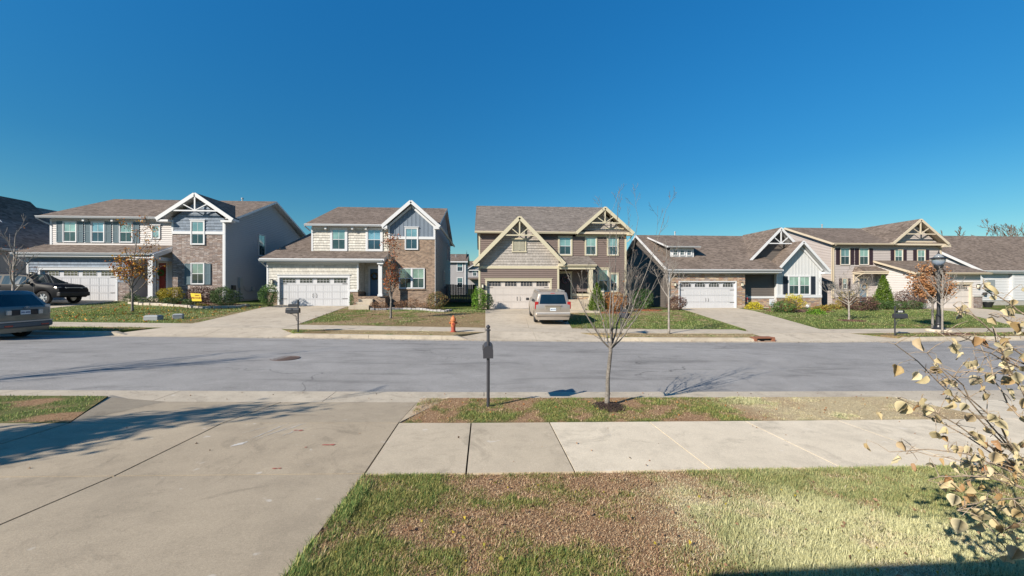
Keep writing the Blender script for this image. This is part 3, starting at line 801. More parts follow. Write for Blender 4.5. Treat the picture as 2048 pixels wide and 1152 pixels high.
    def gutter(s, p, q, name='gutter', mat=None, out=(0,-1,0), sz=.12):
        mb = MB(); p, q, o_ = Vector(p), Vector(q), Vector(out); pr = [(0,0),(.0,-sz),(.075,-sz),(.10,-sz*.45),(.125,-sz*.3),(.125,.0),(.11,.0),(.105,-.03),(.015,-.03),(.015,0)]
        k = 0; n = len(pr)
        for c in (p, q):
            for a, b in pr: mb.v.append(tuple(c + o_*a*sz/.12 + Vector((0,0,b))))
        for i in range(n): j = (i+1) % n; mb.f.append((i, j, j+n, i+n)); mb.m.append(0)
        mb.f.append(tuple(range(n))[::-1]); mb.f.append(tuple(range(n, 2*n))); mb.m += [0, 0]
        return s.put(mb, name, mat or M_gutter)
    def downspout(s, pts, mat=None):
        mb = MB()
        for a, b in zip(pts, pts[1:]): mb.beam(a, b, .075, .06, (0,1,0))
        return s.put(mb, 'downspout', mat or M_gutter)
    def roof(s, slabs, mat=None, t=.16, label=None, edge=None):
        mb = MB()
        for p in slabs: mb.slab(p, t, 0, 1)
        return s.put(mb, 'roof', [mat or M_shingle, edge or s.trim], None, label)
    def rake(s, p, q, h=.2, w=.05, mat=None, name='fascia'):
        mb = MB(); mb.beam(p, q, w, h, (0,0,1)); return s.put(mb, name, mat or s.trim)
    def truss(s, xc, zap, half, zcol, yf, sl, mat=None, th=.09):
        """Open king-post truss under a gable whose rakes fall by slope sl from the apex."""
        mb = MB(); hw = (zap-zcol)/sl
        mb.beam((xc-hw-.02, yf, zcol), (xc+hw+.02, yf, zcol), .07, th, (0,0,1))
        mb.beam((xc, yf+.004, zap-.12), (xc, yf+.004, zcol+.03), .066, th, (1,0,0))
        for sg in (-1, 1): mb.beam((xc+sg*.05, yf+.008, zcol+.05), (xc+sg*hw*.52, yf+.008, zap-hw*.52*sl-.06), .06, th*.85, (0,1,0))
        return s.put(mb, 'gable_truss', mat or s.trim)
    def lamp(s, F, u, z):
        mb = MB(); fbox(mb, F, u-.055, u+.055, z-.06, z+.06, 0, .03); mb2 = MB()
        fbox(mb, F, u-.09, u+.09, z+.12, z+.15, .06, .24); fbox(mb, F, u-.06, u+.06, z+.15, z+.18, .09, .21)
        fbox(mb, F, u-.085, u+.085, z-.14, z-.12, .065, .235)
        for a in (-.08, .065):
            for dd in (.07, .215): fbox(mb, F, u+a, u+a+.015, z-.12, z+.12, dd, dd+.015)
        fbox(mb, F, u-.02, u+.02, z-.02, z+.02, .03, .07)
        o = s.put(mb, 'wall_lamp', M_dark); fbox(mb2, F, u-.064, u+.064, z-.118, z+.118, .086, .214); s.put(mb2, 'lamp_glass', M_lampglass, o)
    def door(s, F, u0, u1, z0, z1, mat, tw=.11, hdr=.14, lites=False, d=-.06):
        mb = MB(); fbox(mb, F, u0, u1, z0, z1, d-.04, d)
        w = u1-u0
        for c in (0, 1):
            for za, zb in ((.08, .36), (.42, .70), (.76, .95)):
                if lites and za > .7: continue
                a = u0+w*(.10+.42*c); fbox(mb, F, a, a+w*.36, z0+(z1-z0)*za, z0+(z1-z0)*zb, d, d+.012)
        o = s.put(mb, 'front_door', mat)
        if lites:
            g = MB()
            for c in range(3): fbox(g, F, u0+w*(.12+.27*c), u0+w*(.12+.27*c+.22), z0+(z1-z0)*.77, z0+(z1-z0)*.93, d, d+.01)
            s.put(g, 'pane', M_glassK, o)
        k = MB(); hx = u1-.09; fbox(k, F, hx-.02, hx+.02, z0+.92, z0+1.16, d, d+.05); s.put(k, 'handle', M_black, o)
        t = MB(); fbox(t, F, u0-tw, u0, z0, z1, d-.05, .03); fbox(t, F, u1, u1+tw, z0, z1, d-.05, .03); fbox(t, F, u0-tw, u1+tw, z1, z1+hdr, d-.05, .034)
        fbox(t, F, u0-tw-.05, u1+tw+.05, z1+hdr, z1+hdr+.04, -.02, .07)
        s.put(t, 'door_frame', s.trim); return o
    def vent(s, x, y, z, h=.45):
        mb = MB(); mb.lathe([(.06, z), (.06, z+h), (.10, z+h), (.10, z+h+.09), (.02, z+h+.12)], x, y, 10); s.put(mb, 'roof_vent', M_metal, None, smooth=False)
def slope_pts(x0, x1, y0, z0, y1, z1): return [(x0,y0,z0),(x1,y0,z0),(x1,y1,z1),(x0,y1,z1)]
def gable_slabs(xc, half, zap, zev, y0, y1, ye=None):
    ye = y1 if ye is None else ye
    return [[(xc-half,y0,zev),(xc,y0,zap),(xc,y1,zap),(xc-half,ye,zev)], [(xc,y0,zap),(xc+half,y0,zev),(xc+half,ye,zev),(xc,y1,zap)]]

siding_c = lambda n, c: paint(n, c, .55, .07, .35, bump=.05)
S1 = siding_c('siding_light_grey', (0.377,0.361,0.361)); K1 = shake('shake_blue_grey', (0.176,0.217,0.275)); SH1 = paint('shutter_slate', (.085,.135,.165), .5, .08)
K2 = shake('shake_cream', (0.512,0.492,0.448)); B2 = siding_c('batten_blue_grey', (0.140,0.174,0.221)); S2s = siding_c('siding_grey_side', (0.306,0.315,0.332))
BR2 = brick('brown_brick', (.08,.045,.032), (.22,.135,.092), (.31,.21,.15), (.30,.255,.21))
ST1 = stone('grey_stone', [(.17,.135,.125),(.36,.30,.275),(.26,.19,.16),(.44,.39,.365),(.28,.245,.24),(.21,.15,.125)], (.15,.125,.115), w=.30, h=.082)
ST4 = stone('tan_stone', [(.26,.17,.11),(.46,.34,.22),(.30,.26,.25),(.50,.40,.30),(.36,.21,.15),(.22,.19,.18)], w=.42, h=.11)
S3 = siding_c('siding_brown', (0.157,0.119,0.106)); K3 = shake('shake_beige', (0.357,0.327,0.302)); G3 = siding_c('garage_door_beige', (0.459,0.422,0.398))
S4 = siding_c('siding_taupe', (0.106,0.093,0.085)); B4 = siding_c('batten_pale_grey', (0.464,0.472,0.480)); SH4 = paint('shutter_navy', (.02,.026,.04), .5, .1)
S5 = siding_c('siding_greige', (0.373,0.336,0.324)); SH5 = paint('shutter_plum', (.035,.02,.028), .5, .1); S6 = siding_c('siding_white', (0.475,0.482,0.497)); S5w = siding_c('siding_pale', (0.492,0.471,0.463))
M_gdoor = siding_c('garage_door_white', (0.448,0.454,0.474)); M_drd = paint('door_red', (.22,.025,.015), .4, .1); M_dbl = paint('door_blue', (.025,.075,.16), .35, .08)
M_dmar = paint('door_maroon', (.035,.02,.024), .4, .1); M_dgb = paint('door_grey_blue', (.12,.17,.22), .45, .1); M_louvre = paint('louvre_cream', (0.357,0.340,0.272), .5, .05)
def back_box(h, x0, x1, y0, y1, z0, zE, mat, ridge=None, zR=None, sides='lr', win=None):
    """Side walls (gable ended when a ridge is given) and the rear wall."""
    for sd_ in sides:
        F = ('l', x0) if sd_ == 'l' else ('r', x1)
        poly = [(y0,z0),(y1,z0),(y1,zE),(y0,zE)] if ridge is None else [(y0,z0),(y1,z0),(y1,zE),(ridge,zR),(y0,zE)]
        h.wall('lap', F, [poly], mat)
    h.wall('flat', ('b', y1), [[(x0,z0),(x1,z0),(x1,zE),(x0,zE)]], mat)
    for a, b, c, d in ((x0-.01,x0+.15,y0+.02,y1),(x1-.15,x1+.01,y0+.02,y1)):
        f = MB(); f.box(a, b, c, d, z0-.7, z0+.001); h.put(f, 'foundation', M_found)
def wreath(x, y, z, cols, label, r=.23, n=260):
    mb = MB()
    for i in range(n):
        a = random.uniform(0, 6.283); rr = r + random.gauss(0, .035); c = Vector((x+rr*math.cos(a), y-random.uniform(.01,.07), z+rr*math.sin(a)))
        d = Vector((random.gauss(0,1), random.gauss(0,.6), random.gauss(0,1))).normalized()*.045; e = d.orthogonal().normalized()*.02
        mb.face([c-e, c+d, c+e, c-d])
    mb.tube([(x+r*math.cos(t*.3), y-.02, z+r*math.sin(t*.3)) for t in range(22)], .018, 5)
    return tag(mb.build('wreath', leafmat('wreath_leaves_%d' % int(x*10), cols)), label, 'wreath')

# ---- house 2 (cream shakes, brick bay) -------------------------------------------------
h = House('cream_house', (-9.5,29.5,.88), 'two storey house with cream shakes, brown brick bay and blue front door')
z0 = .88; Fg, Fm, Fb = ('f',29.5), ('f',31.1), ('f',30.5)
h.wall('shake', Fg, [[(-15.31,1.98),(-14.49,1.98),(-14.49,2.95),(-15.31,2.95)], [(-9.75,1.98),(-9.05,1.98),(-9.05,2.95),(-9.75,2.95)], [(-15.31,2.95),(-9.05,2.95),(-9.05,4.2),(-15.31,4.2)]], K2, 'cream shake wall above the garage door')
h.wall('brick', Fg, [[(-15.31,.6),(-14.49,.6),(-14.49,1.98),(-15.31,1.98)], [(-9.75,.6),(-9.05,.6),(-9.05,1.98),(-9.75,1.98)]], BR2, 'low brick pier beside the garage door')
h.trims([(Fg,-15.31,-14.64,1.93,2.08,0,.06),(Fg,-9.6,-9.05,1.93,2.08,0,.06),(Fg,-15.36,-15.24,2.08,4.05,0,.035),(Fg,-9.12,-9.0,2.08,4.05,0,.035),(Fg,-15.3,-9.05,3.9,4.1,0,.03)])
h.garage(Fg, -14.49, -9.75, .88, 2.95, M_gdoor)
h.wall('lap', ('r',-9.05), [[(29.5,1.95),(31.1,1.95),(31.1,4.3),(29.5,4.3)]], K2, course=.18)
h.wall('brick', ('r',-9.045), [[(29.5,.6),(31.1,.6),(31.1,1.95),(29.5,1.95)]], BR2)
h.wall('lap', ('l',-15.31), [[(29.5,.6),(42.0,.6),(42.0,4.2),(29.5,4.2)]], S2s)
h.wall('flat', Fm, [[(-9.05,1.6),(-8.65,1.6),(-8.65,3.65),(-9.05,3.65)],[(-7.95,1.6),(-7.0,1.6),(-7.0,3.65),(-7.95,3.65)],[(-9.05,3.65),(-7.0,3.65),(-7.0,4.3),(-9.05,4.3)]], K2)
h.wall('brick', Fm, [[(-9.05,1.0),(-8.95,1.0),(-8.95,1.9),(-9.05,1.9)]], BR2)
h.door(Fm, -8.65, -7.95, 1.6, 3.65, M_dbl)
wreath(-8.3, 31.05, 3.1, [(.03,.07,.02),(.06,.10,.03),(.3,.04,.03)], 'round green wreath with red berries on the blue front door')
h.wall('shake', Fm, [[(-12.92,4.9),(-7.0,4.9),(-7.0,6.95),(-12.92,6.95)]], K2, 'cream shake wall of the upper storey')
h.window(Fm, -11.42, -10.47, 5.12, 6.62, tw=.16); h.window(Fm, -8.8, -7.85, 5.12, 6.62, tw=.16)
h.trims([(Fm,-12.96,-12.84,4.9,6.75,0,.035),(Fm,-12.9,-7.1,6.66,6.85,0,.03)] + [(Fm,a,a+.14,6.6,6.8,.03,.32) for a in (-11.9,-9.95,-8.95,-7.5)])
h.wall('brick', Fb, [[(-7.09,.5),(-3.69,.5),(-3.69,5.86),(-7.09,5.86)]], BR2, 'brown brick wall of the bay')
h.wall('batten', Fb, [[(-7.09,5.98),(-3.69,5.98),(-3.69,6.85),(-5.42,8.3),(-7.09,6.85)]], B2, 'blue grey board and batten gable')
h.trims([(Fb,-7.12,-3.66,5.86,6.06,0,.05),(Fb,-3.8,-3.66,6.06,6.85,0,.04),(Fb,-7.13,-7.03,6.06,6.8,0,.04)])
h.wall('lap', ('l',-7.09), [[(30.5,1.6),(31.1,1.6),(31.1,6.9),(30.5,6.9)]], K2, course=.18)
h.window(Fb, -5.85, -5.0, 5.12, 6.65, tw=.07, header=.08)
h.window(Fb, -6.3, -4.5, 2.2, 3.65, n=2, tw=.05)
h.trims([(Fb,-6.4,-4.4,2.06,2.13,0,.07)], 'window_sill', BR2)
back_box(h, -12.92, -3.69, 31.1, 44.2, .85, 6.85, S2s, 37.6, 9.45, 'r')
h.wall('lap', ('l',-12.92), [[(31.1,4.5),(44.2,4.5),(44.2,6.85),(37.6,9.45),(31.1,6.85)]], S2s)
h.wall('lap', ('r',-3.688), [[(30.5,.85),(31.1,.85),(31.1,6.85),(30.5,6.85)]], S2s)
h.trims([(('r',-3.69),30.47,30.6,.9,6.75,0,.03)])
h.window(('r',-3.69), 40.2, 41.1, 5.0, 6.6, tw=.05); h.window(('r',-3.69), 42.2, 43.1, 5.0, 6.6, tw=.05); h.window(('r',-3.69), 36.6, 37.3, 2.3, 3.7, tw=.05)
h.roof([slope_pts(-13.3,-3.4,30.7,6.98,37.6,9.62), slope_pts(-13.3,-3.4,44.6,6.98,37.6,9.62)], M_shingle)
h.roof([slope_pts(-15.65,-7.1,29.05,4.28,31.12,5.0), slope_pts(-15.65,-12.93,31.12,5.0,37.3,7.15), slope_pts(-15.65,-12.93,43.5,5.0,37.3,7.15)], M_shingle)
h.roof(gable_slabs(-5.42, 2.12, 8.72, 6.85, 30.15, 35.4, 30.6), M_shingle)
for sg in (-1, 1): h.rake((-5.42, 30.13, 8.63), (-5.42+sg*2.12, 30.13, 6.76), .24, .05); h.rake((-5.42, 30.44, 8.32), (-5.42+sg*1.75, 30.44, 6.78), .14, .1)
h.trims([(('f',30.15),-3.72,-3.32,6.6,6.82,-.4,.0),(('f',30.15),-7.52,-7.15,6.6,6.82,-.4,.0)], 'fascia')
h.gutter((-15.65,29.05,4.22),(-7.2,29.05,4.22)); h.gutter((-13.3,30.7,6.94),(-7.5,30.7,6.94)); h.gutter((-3.3,30.2,6.8),(-3.3,44.3,6.8), out=(1,0,0))
h.trims([(('f',29.07),-15.6,-7.25,4.02,4.1,-.45,.0)], 'soffit')
mb = MB(); mb.slab([(-7.6,29.1,4.2),(-7.18,29.1,4.2),(-7.18,31.1,4.95),(-7.6,31.1,4.95)], .3); h.put(mb, 'fascia', h.trim)
mb = MB(); mb.box(-7.56,-7.3,29.25,29.5,1.62,4.05); mb.box(-7.6,-7.26,29.2,29.54,1.6,1.75); mb.box(-7.6,-7.26,29.2,29.54,3.9,4.05); h.put(mb, 'porch_column', M_white)
mb = MB(); mb.box(-9.04,-7.1,29.35,31.08,.7,1.6,0); h.put(mb, 'porch', BR2)
mb = MB(); mb.box(-8.9,-7.9,29.05,29.34,.8,1.42); mb.box(-8.95,-7.85,28.75,29.04,.8,1.22); mb.box(-9.1,-7.75,27.6,28.74,.7,1.02); h.put(mb, 'steps', M_concrete, bevel=.015)
h.lamp(Fg, -14.95, 2.65); h.downspout([(-15.6,29.0,4.1),(-15.45,29.3,3.85),(-15.35,29.42,3.7)]); h.downspout([(-13.28,30.65,6.8),(-13.0,30.95,6.5)])
h.vent(-9.6, 38.2, 9.3, .3)

# ---- house 3 (brown siding, beige gables) ----------------------------------------------
h = House('brown_house', (5.5,30.1,.61), 'two storey brown sided house with beige trussed gables and a maroon door', M_cream)
Fg, Fm = ('f',30.1), ('f',31.4)
h.around('lap', Fg, -.38, 5.69, .3, 3.66, .22, 5.0, 2.74, S3, label='brown siding around the garage door')
ap, ev, xc, hf = 7.45, 3.98, 2.64, 3.4; slg = (ap-ev)/hf
h.wall('shake', Fg, [[(-.38,3.86),(5.66,3.86),(5.66,ap-slg*(5.66-xc)-.02),(xc,ap-.1),(-.38,ap-slg*(xc+.38)-.02)]], K3, 'beige shake gable over the garage')
h.trims([(Fg,-.4,5.69,3.66,3.86,0,.05),(Fg,-.42,-.28,.4,3.66,0,.035),(Fg,5.55,5.69,.6,3.66,0,.035)])
h.garage(Fg, .22, 5.0, .61, 2.74, G3)
h.wall('lap', ('l',-.38), [[(30.1,.3),(44.3,.3),(44.3,6.5),(37.8,9.8),(31.4,6.5),(31.4,4.2),(30.1,4.2)]], S3)
back_box(h, -.38, 11.37, 31.4, 44.3, .9, 6.5, S3, 37.8, 9.8, 'r')
h.wall('lap', ('r',5.69), [[(30.1,.9),(31.4,.9),(31.4,4.0),(30.1,4.0)]], S3)
h.wall('lap', Fm, [[(-.38,4.0),(7.0,4.0),(7.0,6.5),(-.38,6.5)]], S3, 'brown siding of the upper storey')
h.wall('lap', Fm, [[(5.69,1.3),(5.97,1.3),(5.97,3.35),(5.69,3.35)],[(6.86,1.9),(8.3,1.9),(8.3,3.35),(6.86,3.35)],[(5.69,3.35),(8.3,3.35),(8.3,4.0),(5.69,4.0)],[(7.0,4.0),(11.37,4.0),(11.37,6.3),(7.0,6.3)],[(8.3,1.75),(11.37,1.75),(11.37,4.0),(8.3,4.0)]], S3)
h.wall('stone', Fm, [[(6.86,1.2),(11.37,1.0),(11.37,1.55),(6.86,1.55)]], ST4, 'low tan stone base')
h.trims([(Fm,6.97,11.37,1.55,1.75,0,.05),(Fm,11.25,11.4,1.75,6.3,0,.04),(Fm,-.42,-.3,4.0,6.4,0,.035)])
h.wall('stone', ('f',31.405), [[(8.0,.7),(11.37,.6),(11.37,1.2),(8.0,1.2)]], ST4)
h.wall('shake', Fm, [[(7.2,6.42),(11.37,6.42),(11.37,6.55),(9.45,8.2),(7.2,6.5)]], K3, 'beige shake gable over the bedroom windows')
h.trims([(Fm,7.3,11.37,6.3,6.44,0,.04)])
h.window(Fm, 5.97, 6.87, 4.86, 6.2, tw=.13); h.window(Fm, 8.1, 8.9, 4.86, 6.2, tw=.1); h.window(Fm, 9.9, 10.65, 4.86, 6.2, tw=.1)
h.window(Fm, 8.35, 8.75, 1.95, 3.3, tw=.13, cols=1); h.window(Fm, 9.12, 9.85, 1.95, 3.65, tw=.13, header=.06); h.window(Fm, 10.12, 10.62, 1.95, 3.3, tw=.13, cols=1)
h.door(Fm, 5.97, 6.86, 1.3, 3.35, M_dmar)
wreath(6.42, 31.35, 2.85, [(.05,.09,.04),(.30,.30,.35),(.35,.05,.06),(.10,.14,.3)], 'round wreath with pale and red flowers on the maroon door')
mb = MB()
for i in range(9): mb.box(2.25, 3.05, 30.035, 30.07, 5.08+i*.085, 5.14+i*.085)
mb.box(2.62, 2.68, 30.03, 30.09, 5.05, 5.86); mb.box(2.2,3.1,30.07,30.095,5.0,5.9); o_ = h.put(mb, 'gable_vent', M_louvre)
mb = MB()
for a in ((2.12,2.2,4.98,5.86),(3.1,3.18,4.98,5.86),(2.08,3.22,4.9,4.98),(2.08,3.22,5.86,5.96)): mb.box(a[0],a[1],30.02,30.09,a[2],a[3])
h.put(mb, 'vent_frame', h.trim, o_)
h.roof([slope_pts(-.72,11.7,31.0,6.62,37.8,9.95), slope_pts(-.72,11.7,44.7,6.62,37.8,9.95)], M_shingle_g, edge=M_tan)
h.roof(gable_slabs(xc, hf, ap+.12, ev+.12, 29.62, 33.6), M_shingle_g, edge=M_tan)
h.roof(gable_slabs(9.5, 2.3, 8.62, 6.6, 30.85, 35.2, 31.1), M_shingle_g, edge=M_tan)
mb = MB(); mb.slab([(5.69,29.8,3.98),(8.55,29.8,3.98),(8.3,31.42,4.75),(5.69,31.42,4.75)], .14, 0, 1); mb.slab([(8.55,29.8,3.98),(8.56,31.42,3.98),(8.3,31.42,4.75)], .1, 0, 1); h.put(mb, 'porch_roof', [M_shingle_g, M_tan])
for sg in (-1, 1):
    h.rake((xc, 29.6, ap), (xc+sg*hf, 29.6, ev), .28, .05); h.rake((9.5, 30.83, 8.5), (9.5+sg*2.3, 30.83, 6.5), .24, .05)
h.trims([(('f',29.62),xc-hf-.02,xc-hf+.42,ev-.16,ev+.06,-.46,0),(('f',29.62),xc+hf-.42,xc+hf+.02,ev-.16,ev+.06,-.46,0)], 'soffit')
h.trims([(('f',30.85),11.3,11.82,6.36,6.5,-.5,0)], 'soffit')
h.truss(xc, ap-.12, hf, 6.13, 29.66, slg); h.truss(9.5, 8.42, 2.3, 7.32, 30.89, 2.0/2.3)
h.gutter((-.72,31.0,6.56),(7.3,31.0,6.56), mat=M_cream); h.gutter((5.75,29.8,3.95),(8.5,29.8,3.95), mat=M_cream)
h.trims([(('f',29.82),5.7,8.42,3.62,3.84,-.14,0)], 'porch_beam')
mb = MB(); mb.box(7.98,8.24,29.85,30.1,1.32,3.62); mb.box(7.94,8.28,29.81,30.14,1.3,1.45); h.put(mb, 'porch_column', M_cream)
mb = MB(); mb.box(5.7,8.4,29.7,31.38,.5,1.3); h.put(mb, 'porch', M_concrete)
mb = MB(); mb.box(5.75,7.7,29.35,29.69,.4,1.08); mb.box(5.75,7.7,28.95,29.34,.4,.82); mb.box(5.2,8.1,27.6,28.94,.3,.58); h.put(mb, 'steps', M_concrete, bevel=.015)
h.lamp(Fg, -.12, 2.35); h.downspout([(11.75,31.0,6.4),(11.6,31.2,6.1),(11.45,31.34,5.9)], M_cream)
h.trims([(Fm,9.6,11.2,6.9,7.0,0,.02)])

# ---- house 1 (grey siding, stone bay) --------------------------------------------------
h = House('stone_bay_house', (-24.5,29.0,1.3), 'two storey grey sided house with stone bay, red door and dark shutters')
Fg, Fm, Fb = ('f',29.0), ('f',30.6), ('f',29.9)
h.wall('shake', Fg, [[(-30.48,2.6),(-29.71,2.6),(-29.71,3.42),(-30.48,3.42)],[(-24.97,2.6),(-24.1,2.6),(-24.1,3.42),(-24.97,3.42)],[(-30.48,3.42),(-24.1,3.42),(-24.1,4.45),(-30.48,4.45)]], K1, 'blue grey shake wall above the garage door')
h.wall('stone', Fg, [[(-30.48,1.0),(-29.71,1.0),(-29.71,2.6),(-30.48,2.6)],[(-24.97,1.0),(-24.1,1.0),(-24.1,2.6),(-24.97,2.6)]], ST1)
h.trims([(Fg,-30.55,-30.42,1.2,4.4,0,.04),(Fg,-30.48,-24.1,4.2,4.36,0,.03)])
h.garage(Fg, -29.71, -24.97, 1.32, 3.42, M_gdoor)
h.wall('stone', Fm, [[(-24.1,1.4),(-23.56,1.4),(-23.56,4.5),(-24.1,4.5)]], ST1)
h.window(Fm, -24.02, -23.66, 2.3, 3.9, cols=1, tw=.05)
h.wall('lap', ('r',-24.1), [[(29.0,1.2),(30.6,1.2),(30.6,4.5),(29.0,4.5)]], S1)
h.wall('lap', Fm, [[(-23.52,1.8),(-23.4,1.8),(-23.4,4.0),(-23.52,4.0)],[(-22.93,1.8),(-21.9,1.8),(-21.9,4.0),(-22.93,4.0)],[(-23.52,4.0),(-21.9,4.0),(-21.9,5.2),(-23.52,5.2)]], S1)
h.door(Fm, -23.45, -22.9, 1.8, 4.0, M_drd, tw=.08)
wreath(-23.22, 30.54, 3.3, [(.05,.12,.03),(.09,.17,.04)], 'green wreath on the red front door of the stone bay house', r=.17)
h.wall('lap', Fm, [[(-30.66,5.15),(-21.9,5.15),(-21.9,7.2),(-30.66,7.2)]], S1, 'light grey siding of the upper storey')
for a in (-29.83, -27.97, -26.08):
    h.window(Fm, a+.06, a+.86, 5.5, 6.9, tw=.06); h.shutter(Fm, a-.42, a-.04, 5.45, 6.93, SH1); h.shutter(Fm, a+.96, a+1.34, 5.45, 6.93, SH1)
h.window(Fm, -23.83, -23.37, 5.8, 6.68, tw=.07, header=.03, sash='fx', rows=2)
h.trims([(Fm,-30.7,-30.56,5.15,7.1,0,.04),(Fm,-30.6,-22.0,7.0,7.18,0,.03),(Fm,-22.12,-21.99,5.15,7.1,0,.04),(Fm,-30.6,-22.0,5.12,5.26,0,.05)] + [(Fm,a,a+.14,6.92,7.1,.03,.35) for a in (-28.3,-26.4,-24.4,-22.7)])
h.wall('stone', Fb, [[(-21.98,1.0),(-18.47,1.0),(-18.47,6.02),(-21.98,6.02)]], ST1, 'grey and brown ledge stone bay')
h.wall('shake', Fb, [[(-21.98,6.2),(-18.47,6.2),(-18.47,7.1),(-20.22,8.45),(-21.98,7.1)]], K1, 'blue grey shake gable')
h.trims([(Fb,-22.0,-18.44,6.02,6.22,0,.05),(Fb,-18.58,-18.43,1.3,7.0,0,.04),(Fb,-22.03,-21.9,6.2,7.0,0,.04)])
h.window(Fb, -20.66, -19.86, 5.33, 6.9, tw=.08, header=.08); h.window(Fb, -20.66, -19.86, 2.5, 3.93, tw=.06)
h.shutter(Fb, -21.13, -20.75, 2.45, 3.93, SH1); h.shutter(Fb, -19.77, -19.39, 2.45, 3.93, SH1)
h.wall('lap', ('l',-21.98), [[(29.9,1.2),(30.6,1.2),(30.6,7.2),(29.9,7.2)]], S1)
h.wall('lap', ('l',-30.48), [[(29.0,1.0),(30.6,1.0),(30.6,4.8),(29.0,4.2)]], S1)
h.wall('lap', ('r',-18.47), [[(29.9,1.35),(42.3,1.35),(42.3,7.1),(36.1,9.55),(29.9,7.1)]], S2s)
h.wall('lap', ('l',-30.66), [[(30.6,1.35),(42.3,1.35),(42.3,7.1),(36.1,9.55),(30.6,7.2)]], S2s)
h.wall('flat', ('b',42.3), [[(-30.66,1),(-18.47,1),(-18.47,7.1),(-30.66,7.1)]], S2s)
mb = MB(); mb.box(-18.65,-18.46,29.95,42.3,.4,1.36); h.put(mb, 'foundation', M_found)
h.window(('r',-18.47), 34.2, 35.1, 4.9, 6.6, tw=.06); h.window(('r',-18.47), 37.8, 38.7, 3.3, 5.1, tw=.06)
h.roof([slope_pts(-31.2,-17.95,30.2,7.25,36.1,9.72), slope_pts(-31.2,-17.95,42.7,7.25,36.1,9.72)], M_shingle)
h.roof([slope_pts(-31.1,-22.35,28.6,4.55,30.62,5.3)], M_shingle)
mb = MB(); mb.slab([(-23.6,28.62,4.5),(-22.25,28.62,4.5),(-22.25,30.6,5.22),(-23.6,30.6,5.22)], .3); h.put(mb, 'fascia', h.trim)
xc, ap, hf, sl1 = -20.22, 8.88, 2.55, .70
h.roof(gable_slabs(xc, hf, ap, ap-hf*sl1, 29.5, 34.2, 30.25), M_shingle)
for sg in (-1, 1): h.rake((xc, 29.48, ap-.1), (xc+sg*hf, 29.48, ap-hf*sl1-.1), .24, .05)
h.truss(xc, ap-.2, hf, 7.62, 29.52, sl1)
h.trims([(('f',29.5),-18.5,-17.75,6.84,6.98,-.45,0),(('f',29.5),-22.75,-22.0,6.84,6.98,-.45,0)], 'soffit')
h.gutter((-31.2,30.2,7.25),(-22.8,30.2,7.25)); h.gutter((-31.1,28.6,4.55),(-22.4,28.6,4.55)); h.trims([(('f',28.62),-31.0,-22.4,4.3,4.4,-.4,0)], 'soffit')
mb = MB(); mb.box(-22.72,-22.42,28.75,29.05,1.5,4.3); mb.box(-22.76,-22.38,28.71,29.09,1.45,1.62); h.put(mb, 'porch_column', M_white)
mb = MB(); mb.beam((-22.42,28.9,4.22),(-22.42,30.55,4.22),.2,.24); mb.box(-24.1,-22.4,28.78,29.0,4.1,4.32); h.put(mb, 'porch_beam', M_white)
mb = MB(); mb.box(-24.1,-22.0,28.7,30.55,1.0,1.5); h.put(mb, 'porch', M_concrete); h.lamp(Fg, -30.1, 3.1)
h.downspout([(-31.15,30.1,7.1),(-30.9,30.4,6.85),(-30.62,30.52,6.7)]); h.downspout([(-31.05,28.5,4.4),(-30.75,28.8,4.1),(-30.5,28.95,3.95)]); h.downspout([(-18.38,29.82,6.9),(-18.38,29.82,1.5)])
mb = MB(); mb.box(-18.45,-18.28,31.4,31.75,2.2,3.0); mb.beam((-18.36,31.57,2.2),(-18.36,31.57,1.2),.07,.07); h.put(mb, 'electric_meter', M_metal)
mb = MB(); mb.box(-18.45,-18.3,30.6,30.95,2.05,2.4); h.put(mb, 'junction_box', M_dark)
mb = MB(); mb.box(-18.45,-18.3,33.1,33.4,2.0,2.3); mb.tube([(-18.38,33.1,2.1),(-18.38,32.7,1.9),(-18.38,32.2,2.1),(-18.38,31.8,2.5)], .02, 5); h.put(mb, 'junction_box', M_metal)
h.vent(-21.0, 36.4, 9.5, .45)

# ---- house 4 (ranch) -------------------------------------------------------------------
h = House('ranch_house', (22,33,.4), 'low single storey house with taupe siding, stone garage and white truss gable')
Fg, Fb, Fr = ('f',33.0), ('f',33.6), ('f',33.95)
h.around('stone', Fg, 15.75, 22.45, .2, 3.62, 16.6, 21.6, 2.72, ST4, label='tan stone wall around the garage door')
h.garage(Fg, 16.6, 21.6, .41, 2.72, M_gdoor, hdr=0, arched=True, trim=False)
mb = MB()
for a, b in ((16.52,16.6),(21.6,21.68)): mb.box(a, b, 32.97, 33.15, .4, 2.8)
mb.box(16.6,21.6,32.97,33.15,2.72,2.8); h.put(mb, 'door_frame', M_white)
h.wall('lap', ('l',15.75), [[(33.0,.5),(46,.5),(46,3.7),(39.6,7.3),(33.0,3.7)]], S4, 'taupe siding of the side wall')
mb = MB(); mb.box(15.76,15.9,33.1,46,.1,.62); h.put(mb, 'foundation', M_found)
h.wall('lap', Fr, [[(22.4,1.45),(25.8,1.45),(25.8,3.8),(22.4,3.8)]], S4); h.wall('stone', Fr, [[(22.4,.5),(25.8,.5),(25.8,1.28),(22.4,1.28)]], ST4)
h.wall('lap', ('r',22.45), [[(33,.5),(33.95,.5),(33.95,3.7),(33,3.7)]], S4)
h.wall('batten', Fb, [[(25.8,1.6),(29.9,1.6),(29.9,3.75),(27.85,5.9),(25.8,3.75)]], B4, 'pale board and batten bay')
h.wall('stone', ('f',33.56), [[(25.75,.2),(29.95,.2),(29.95,.84),(25.75,.84)]], ST4, 'tan stone base of the bay'); h.wall('stone', ('f',33.58), [[(25.75,.84),(29.95,.84),(29.95,1.35),(25.75,1.35)]], ST4)
